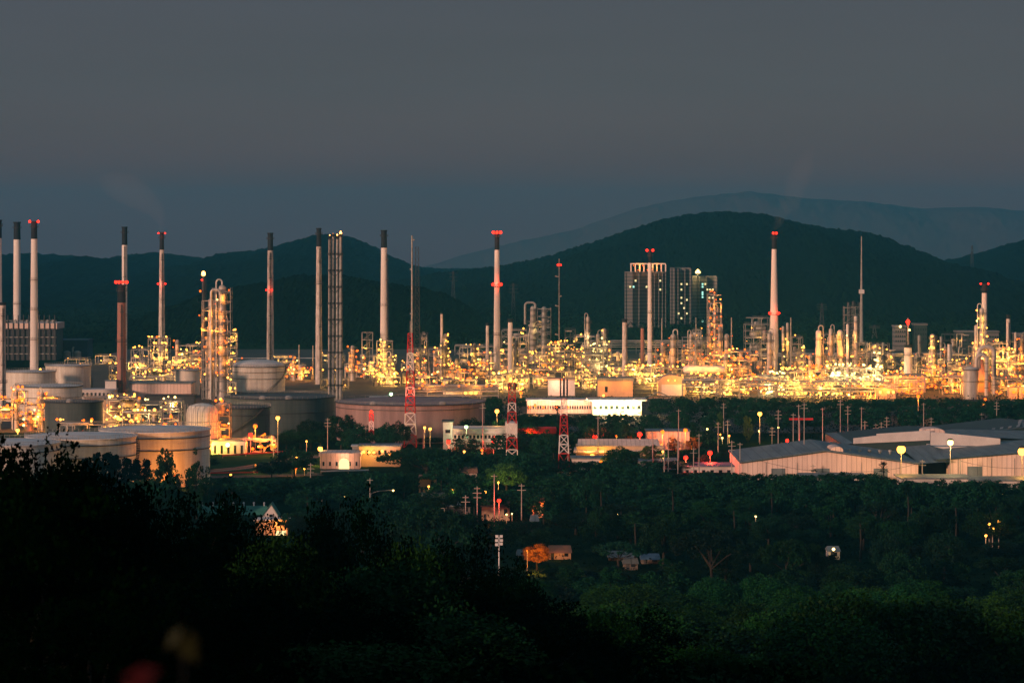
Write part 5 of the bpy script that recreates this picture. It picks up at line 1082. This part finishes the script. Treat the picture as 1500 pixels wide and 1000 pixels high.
# windows of the photo that nearer trees must not cover: (x0, x1, lowest visible row, distance)
EX=[(712,772,716,920),(0,86,690,880),(80,205,684,925),(200,312,690,955),(308,362,670,1090),(305,472,699,985),(466,590,692,1025),(590,613,655,1130),(612,646,640,1110),(646,765,664,1080),(816,837,692,995),(838,985,674,1050),(935,1012,658,1110),(990,1086,691,1005),(1086,1345,693,980),(1345,1520,703,960),(1086,1310,658,1120),(640,800,762,820),(755,850,828,730),(860,972,826,715),(372,424,786,795),(285,400,748,850),(770,945,607,1325),(335,495,622,1200),(490,712,620,1150),(720,770,628,1140),(756,818,634,1145),(1205,1235,812,735),(1438,1470,792,750),(486,512,744,870),(560,582,734,880),(0,86,640,1215),(150,335,628,1205),(724,738,812,590),(720,1500,581,1440)]
FOOT=[(-999,X(312,950),885,1000),(X(300,1000),X(475,1000),990,1130),(X(466,1020),X(590,1020),1020,1060),(X(645,1120),X(760,1120),1105,1145),(X(836,1078),X(980,1078),1066,1100),(X(945,1120),X(1012,1120),1115,1140),(X(1000,1015),X(1086,1015),1008,1035),(X(1080,985),999,940,1180),(X(282,862),X(424,860),800,880),(X(300,1150),X(715,1180),1130,1500),(-999,X(300,1150),1140,1500),(X(770,1340),X(945,1340),1325,1365),(X(594,1133),X(608,1133),1126,1140)]
def allowed(px,D,yt,w):
    y=yt
    for x0,x1,yb,d in EX:
        if D<d and px+w*.45>x0 and px-w*.45<x1: y=max(y,yb)
    return y
R=random.Random(5); cnt=0
ZN=[(0,310,'dark tree beneath the near white tanks'),(310,480,'dark tree below the road bend'),(480,640,'dark tree below the pink flat-roofed building'),(640,840,'dark tree around the village street'),(840,1080,'dark tree in the wood left of the warehouses'),(1080,1300,'dark tree in the wood before the left warehouse'),(1300,1600,'dark tree in the wood before the right warehouse')]
D=575.
while D<1130:
    step=11.5 if D<835 else 9.5; xx=X(-50,D)+R.uniform(0,8)
    while xx<X(1550,D):
        px=750+xx*F/D; dd=D+R.uniform(-9,9); w=R.uniform(9,16)*F/dd; h=R.uniform(6,13.5); x=X(px,dd)
        if not any(a<x<b and c<dd<d for a,b,c,d in FOOT):
            zb=hgt(x,dd); yt=YH+(H-zb-h)*F/dd; y2=allowed(px,dd,yt,w); h2=Z(y2,dd)-zb
            if h2>2.6:
                z=[q[2] for q in ZN if q[0]<=px<q[1]] or [ZN[-1][2] if px>750 else ZN[0][2]]
                lab=z[0]
                k=R.choice(('mid0','mid1','mid2','mid3','loose0','loose1','flat0') if h2>6 else ('mid0','mid1','loose0'))
                ww=w*min(1,.45+h2/14)*(1.5 if k[0]=='f' else 1)
                if dd>835: wood(k,px,y2,dd,ww,R)
                elif tree(k,px,y2,dd,ww,z[0],z[0].replace('dark tree','trees')): cnt+=1
        xx+=step*R.uniform(.8,1.35)
    D+=38 if D<835 else 30
# belt in front of the lit plant
D=1160.
while D<1430:
    xx=X(722,D)
    while xx<X(1540,D):
        px=750+xx*F/D; dd=D+R.uniform(-8,8); x=X(px,dd); w=R.uniform(10,15)*F/dd; h=R.uniform(7,10); yt=YH+(H-h)*F/dd
        y2=max(allowed(px,dd,yt,w),R.uniform(577,585)+(3 if px>1150 else 0)); h2=Z(y2,dd)
        if h2>2.5 and not any(a<x<b and c<dd<d for a,b,c,d in FOOT):
            wood(R.choice(('mid0','mid1','mid2','loose0')),px,y2,dd,w*min(1,.5+h2/14),R)
        xx+=12*R.uniform(.8,1.3)
    D+=54
for x,yt,w in ((440,628,60),(500,606,44),(530,622,50),(560,626,44),(585,618,36),(420,636,40),(455,614,40),(470,628,50)): tree('mid%d'%(x%4),x,yt,1112+x%17,w,'bushy dark tree before the grey-green and rusty tanks','trees before the two big tanks')
for x,yt,w in ((640,612,30),(690,612,40),(735,614,34),(712,622,30),(770,606,40),(800,612,44),(765,640,50),(795,645,50),(630,640,44)): tree('mid%d'%(x%4),x,yt,(1175 if x>755 and yt<620 else 1128 if x>755 else 1150)+x%15,w,'dark tree between the rusty tank and the office block','trees around the office block')
# trees one can single out
for i,(x,yt,w) in enumerate(((127,668,24),(142,662,22),(157,660,24),(170,665,22),(186,668,22),(199,672,22),(215,670,18))): tree('col%d'%(i%2),x,yt,865+i*2,w*1.3,'narrow upright casuarina tree before the middle white tank','row of casuarina trees before the near tanks')
tree('loose0',246,660,855,46,'loose bushy tree before the apricot white tank'); tree('loose1',288,672,850,40,'round thin-leaved tree at the right edge of the apricot white tank')
tree('flat0',625,655,985,150,'broad flat-crowned rain tree with dark layered crown left of the office block')
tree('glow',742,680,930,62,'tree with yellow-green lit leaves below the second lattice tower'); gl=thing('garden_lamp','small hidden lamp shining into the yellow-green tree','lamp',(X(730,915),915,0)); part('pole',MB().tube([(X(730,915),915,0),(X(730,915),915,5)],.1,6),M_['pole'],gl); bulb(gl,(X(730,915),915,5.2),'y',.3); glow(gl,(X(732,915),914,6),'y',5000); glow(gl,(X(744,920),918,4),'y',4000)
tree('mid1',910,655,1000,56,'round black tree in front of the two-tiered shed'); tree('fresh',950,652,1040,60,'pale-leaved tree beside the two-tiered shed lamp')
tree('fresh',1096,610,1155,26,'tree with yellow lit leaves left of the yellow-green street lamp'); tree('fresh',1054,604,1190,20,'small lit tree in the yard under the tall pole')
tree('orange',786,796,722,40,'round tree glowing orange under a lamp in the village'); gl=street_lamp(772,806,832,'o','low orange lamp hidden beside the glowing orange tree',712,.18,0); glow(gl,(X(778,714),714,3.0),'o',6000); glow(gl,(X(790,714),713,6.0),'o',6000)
tree('flat1',1042,770,690,130,'spreading tree with pale forked trunk in the wood'); tree('fresh',1165,790,720,76,'pale grey-green bushy tree in the right wood'); tree('fresh',1196,796,722,40,'tree lit green beside the small white shelter')
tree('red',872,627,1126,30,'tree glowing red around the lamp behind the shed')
tree('flat0',640,742,700,170,'wide flat-crowned tree above the dark bushes, left of the village'); tree('mid3',560,722,760,90,'rounded tree between the two curved lamp posts')
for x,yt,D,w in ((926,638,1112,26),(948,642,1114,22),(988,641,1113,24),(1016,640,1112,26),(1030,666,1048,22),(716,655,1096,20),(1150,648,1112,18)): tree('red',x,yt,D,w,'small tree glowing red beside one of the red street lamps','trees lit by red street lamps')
# sugar palm before the warehouse
def palm(px,yt,D,label,n=26,fr=1.7):
    x=X(px,D); zt=Z(yt,D); t=thing('palm_tree',label,'palm tree',(x,D,0)); rs=random.Random(px); part('trunk',MB().tube([(x,D,-.3),(x+.2,D,zt*.5),(x,D,zt-1)],[.3,.22,.2],8),M_['wood'],t)
    b=MB()
    for k in range(n):
        a=rs.uniform(0,6.28); e=rs.uniform(-.5,1.3); d=Vector((math.cos(a)*math.cos(e),math.sin(a)*math.cos(e),math.sin(e))); c=Vector((x,D,zt-.9)); u=d.cross(Vector((0,0,1))).normalized(); v=u.cross(d)
        q=c+d*fr
        for j in range(9):
            g_=(j-4)*.28; dd=(d*math.cos(g_)+u*math.sin(g_)); tip=q+dd*fr*.55; s=(u*math.cos(g_)-d*math.sin(g_))*.09
            b.add([tuple(q-s),tuple(q+s),tuple(tip+v*-.12)],[(0,1,2)])
        b.bar(tuple(c),tuple(q),.07)
    part('crown',b,M_['leafd' if n==26 else 'leaf'],t)
    if n!=26: t['group']='palms in the dark wood'
palm(1294,682,905,'fan palm silhouetted before the left warehouse front')
palm(816,598,1190,'small palm before the long salmon block'); 
for px,yt,D in ((690,738,780),(880,715,835),(985,712,840),(1130,716,830),(1215,705,880),(1075,742,770),(930,760,725),(1330,722,840),(1400,738,790),(450,722,830),(1260,760,740)): palm(px,max(yt,allowed(px,D,yt,30)),D,'palm sticking out of the dark wood between the houses and the warehouses',22,2.3)
# wood on the near slope, right
for i in range(30):
    D=R.uniform(190,520); px=R.uniform(760,1560); x=X(px,D); zb=hgt(x,D); h=R.uniform(9,13); yt=YH+(H-zb-h)*F/D
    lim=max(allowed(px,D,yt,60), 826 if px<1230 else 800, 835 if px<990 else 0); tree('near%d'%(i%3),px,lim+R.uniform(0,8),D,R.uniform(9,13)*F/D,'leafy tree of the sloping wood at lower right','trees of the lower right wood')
for D,n in ((560,11),(470,9),(400,8),(330,7),(270,6),(220,5)):
    for k in range(n):
        px=770+ (800.*(k+R.uniform(.1,.9))/n); x=X(px,D); zb=hgt(x,D); yt=YH+(H-zb-R.uniform(10,13))*F/D; lim=max(allowed(px,D,yt,60), 828 if px<1230 else 806)
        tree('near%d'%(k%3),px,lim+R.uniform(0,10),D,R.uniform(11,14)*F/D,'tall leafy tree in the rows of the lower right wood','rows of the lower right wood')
# dark near trees, left and centre
for i,(px,yt,D,w) in enumerate(((-10,672,58,360),(100,690,60,300),(165,722,66,230),(60,712,50,380),(-30,668,62,330),(60,676,70,300),(140,706,78,230),(20,720,48,420),(270,738,112,220),(345,745,125,200),(400,792,105,180),(520,748,150,190),(470,765,140,150),(600,800,165,170),(690,800,190,190),(755,835,180,150),(190,775,70,250),(300,800,82,300),(430,820,92,260),(560,830,110,280),(660,850,120,260),(790,875,130,220),(860,900,140,200),(940,905,150,200),(80,800,52,380),(230,850,58,360),(380,870,66,340),(520,885,78,320),(650,905,88,320),(780,930,96,300),(900,940,104,280),(1010,950,112,230),(130,900,44,420),(330,930,50,420),(520,945,58,400),(700,960,66,380),(860,975,74,340),(1000,985,84,300),(1090,990,96,200))):
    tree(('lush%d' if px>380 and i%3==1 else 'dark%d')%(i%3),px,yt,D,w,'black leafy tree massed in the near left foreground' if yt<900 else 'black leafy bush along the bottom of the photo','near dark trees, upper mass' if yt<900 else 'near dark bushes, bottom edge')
o=bpy.data.objects.new('woodland',quad_mesh('woodland',np.concatenate(WOOD),M_['leaf'])); COL.objects.link(o); o['kind']='stuff'
single('woodland_trunks',WTR,M_['wood'],'stuff')
print('TREES',cnt)
# undergrowth that nobody could count
def scatter(n,D0,D1,px0,px1,zmin,zmax,leaf,material,name,skip=True,seed=3,clump=1):
    rs=np.random.default_rng(seed); D=np.sqrt(rs.uniform(D0**2,D1**2,n)); px=rs.uniform(px0,px1,n); x=(px-750)*D/F; keep=np.ones(n,bool)
    if skip:
        for a,b,c,d in FOOT: keep&=~((x>a-2)&(x<b+2)&(D>c-2)&(D<d+2))
        zlim=np.full(n,99.)
        for x0,x1,yb,d in EX:
            k=(px>x0-3)&(px<x1+3)&(D<d); zlim[k]=np.minimum(zlim[k],(H-(yb-YH)*D/F)[k])
    x,D=x[keep],D[keep]; zg=np.array([hgt(a,b) for a,b in zip(x,D)]); z=zg+rs.uniform(zmin,zmax,len(x))
    if skip: k=z<np.maximum(zlim[keep],zg+.6); x,D,z=x[k],D[k],z[k]
    o=bpy.data.objects.new(name,quad_mesh(name,quads(np.stack([x,D,z],1),1.2,leaf,rs),M_[material])); COL.objects.link(o); o['kind']='stuff'; return o
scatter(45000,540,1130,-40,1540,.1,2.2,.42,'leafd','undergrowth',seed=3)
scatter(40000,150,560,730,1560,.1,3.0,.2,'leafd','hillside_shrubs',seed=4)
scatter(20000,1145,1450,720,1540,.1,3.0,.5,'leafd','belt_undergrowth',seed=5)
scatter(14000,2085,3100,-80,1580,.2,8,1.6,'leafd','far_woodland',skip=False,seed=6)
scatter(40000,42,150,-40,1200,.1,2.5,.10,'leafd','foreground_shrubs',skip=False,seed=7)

# blurred young leaves hanging just before the camera's hill
M_['leafred']=mat('young_red_leaf',(.16,.012,.01),(.09,.008,.006),8,.6); M_['leafolive']=mat('olive_leaf',(.06,.055,.01),(.03,.03,.008),8,.6)
for px,py,D,mt,n,lab in ((222,990,3.2,'leafred',3,'out of focus red leaf tip on a twig at the bottom of the photo'),(268,942,4.2,'leafolive',5,'out of focus olive twig leaves near the bottom of the photo')):
    x,z=X(px,D),Z(py,D); zb=hgt(x,D); t=thing('shrub',lab,'shrub',(x,D,zb)); part('stem',MB().tube([(x+.15,D,zb-.1),(x+.05,D,zb+.2),(x,D,z)],[.006,.004,.002],6),M_['wood'],t); rs=random.Random(px)
    for k in range(n):
        a=rs.uniform(0,6.28); c=Vector((x+rs.uniform(-.02,.02),D,z+rs.uniform(-.02,.01))); u=Vector((math.cos(a),.3,math.sin(a))).normalized()*.022; v=Vector((-math.sin(a),.2,math.cos(a))).normalized()*.009
        part('leaf',MB().add([tuple(c-u),tuple(c+v),tuple(c+u),tuple(c-v)],[(0,1,2,3)]),M_[mt],t)
# ------------------------------------------------------------------ faint smoke
sm_=bpy.data.materials.new('thin_smoke'); sm_.use_nodes=True; nt=sm_.node_tree; nt.nodes.clear(); pv=nt.nodes.new('ShaderNodeVolumePrincipled'); oo=nt.nodes.new('ShaderNodeOutputMaterial')
pv.inputs['Color'].default_value=(.8,.78,.76,1); pv.inputs['Density'].default_value=.0032; nt.links.new(pv.outputs[0],oo.inputs['Volume'])
for pts,D,lab in ((((237,340,.1),(236,330,5),(230,318,9),(218,304,14),(200,290,20),(175,276,24),(150,268,20),(120,256,.1)),1742,'faint smoke drifting up and left from the ladder chimney'),(((1134,340,.1),(1138,329,6),(1148,315,10),(1162,296,14),(1178,270,17),(1190,240,16),(1198,210,.1)),1717,'faint smoke drifting up and right from the thick smooth chimney')):
    b=MB(); b.tube([(X(x,D)+random.uniform(-2,2),D+8*i,Z(y,D)) for i,(x,y,r) in enumerate(pts)],[m(r,D) for x,y,r in pts],16)
    single('smoke_plume',b,sm_,None,lab,'smoke')
# ------------------------------------------------------------------ air, sky, sun, camera
HZ = MB(); HZ.box(-8500, 8500, -2500, 16900, -700, 330)
hz = single('haze', HZ, None or M_['pane'], 'stuff'); hm = bpy.data.materials.new('evening_air'); hm.use_nodes = True
nt = hm.node_tree; nt.nodes.clear(); pv = nt.nodes.new('ShaderNodeVolumePrincipled'); oo = nt.nodes.new('ShaderNodeOutputMaterial')
pv.inputs['Color'].default_value = (.14,.78,1.0,1); pv.inputs['Density'].default_value = .84e-4; pv.inputs['Anisotropy'].default_value = .6
nt.links.new(pv.outputs[0], oo.inputs['Volume']); hz.data.materials.clear(); hz.data.materials.append(hm)

SUN_EL, SUN_AZ = 8.0, 42.0               # low glow from behind the camera and to its left
w = bpy.data.worlds.new('World'); S.world = w; w.use_nodes = True; nt = w.node_tree; N = nt.nodes; L = nt.links
bg = N['Background']; bg.inputs[1].default_value = 1.0
sky = N.new('ShaderNodeTexSky'); sky.sky_type = 'NISHITA'; sky.sun_disc = False; sky.sun_elevation = math.radians(SUN_EL); sky.sun_rotation = math.radians(180+SUN_AZ)
tc = N.new('ShaderNodeTexCoord'); sp = N.new('ShaderNodeSeparateXYZ'); L.new(tc.outputs['Generated'], sp.inputs[0])
rp = N.new('ShaderNodeValToRGB'); cr = rp.color_ramp
cr.elements[0].position = 0.0; cr.elements[0].color = (.140,.050,.051,1)
cr.elements[1].position = 1.0; cr.elements[1].color = (.12,.17,.22,1)
for p, c in ((.012,(.132,.054,.055)), (.022,(.116,.058,.060)), (.034,(.098,.065,.071)), (.05,(.080,.067,.080)), (.082,(.067,.062,.081)), (.12,(.080,.076,.100)), (.25,(.085,.130,.21)), (.5,(.10,.155,.22))):
    e = cr.elements.new(p); e.color = (*c, 1)
L.new(sp.outputs['Z'], rp.inputs[0])
nz = N.new('ShaderNodeTexNoise'); nz.inputs['Scale'].default_value = 3.0; nz.inputs['Detail'].default_value = 3; mp = N.new('ShaderNodeMapping'); mp.inputs['Scale'].default_value = (1.2,1.2,11)
L.new(tc.outputs['Generated'], mp.inputs[0]); L.new(mp.outputs[0], nz.inputs['Vector'])
mr = N.new('ShaderNodeMapRange'); mr.inputs[3].default_value = .80; mr.inputs[4].default_value = 1.20; L.new(nz.outputs['Fac'], mr.inputs[0])
vm = N.new('ShaderNodeVectorMath'); vm.operation = 'SCALE'; L.new(rp.outputs[0], vm.inputs[0]); L.new(mr.outputs[0], vm.inputs['Scale'])
va = N.new('ShaderNodeVectorMath'); va.operation = 'MULTIPLY_ADD'; L.new(sky.outputs[0], va.inputs[0]); va.inputs[1].default_value = (.006,)*3; L.new(vm.outputs[0], va.inputs[2])
L.new(va.outputs[0], bg.inputs[0])
sd = bpy.data.lights.new('sun', 'SUN'); sd.energy = 4.0; sd.angle = math.radians(4); sd.color = (1,.56,.39)
so = bpy.data.objects.new('sun', sd); COL.objects.link(so)
dv = Vector((math.sin(math.radians(SUN_AZ)), math.cos(math.radians(SUN_AZ)), -math.tan(math.radians(SUN_EL))))
so.rotation_euler = dv.to_track_quat('-Z','Y').to_euler()

cd = bpy.data.cameras.new('camera'); co = bpy.data.objects.new('camera', cd); COL.objects.link(co); S.camera = co
co.location = (0,0,H); co.rotation_euler = (math.pi/2,0,0); cd.sensor_width = 36; cd.lens = 36*F/1500; cd.shift_y = -(500-YH)/1500
cd.clip_start = .5; cd.clip_end = 40000
cd.dof.use_dof = True; cd.dof.focus_distance = 1300; cd.dof.aperture_fstop = 4.5
S.view_settings.view_transform = 'Standard'; S.view_settings.look = 'None'; S.view_settings.exposure = 0; S.view_settings.gamma = 1; S.view_settings.use_curve_mapping = False
c = S.cycles; c.max_bounces = 5; c.diffuse_bounces = 2; c.glossy_bounces = 2; c.volume_bounces = 0; c.transparent_max_bounces = 12
c.sample_clamp_indirect = 1.5; c.sample_clamp_direct = 0; c.use_denoising = True; c.caustics_reflective = False; c.caustics_refractive = False
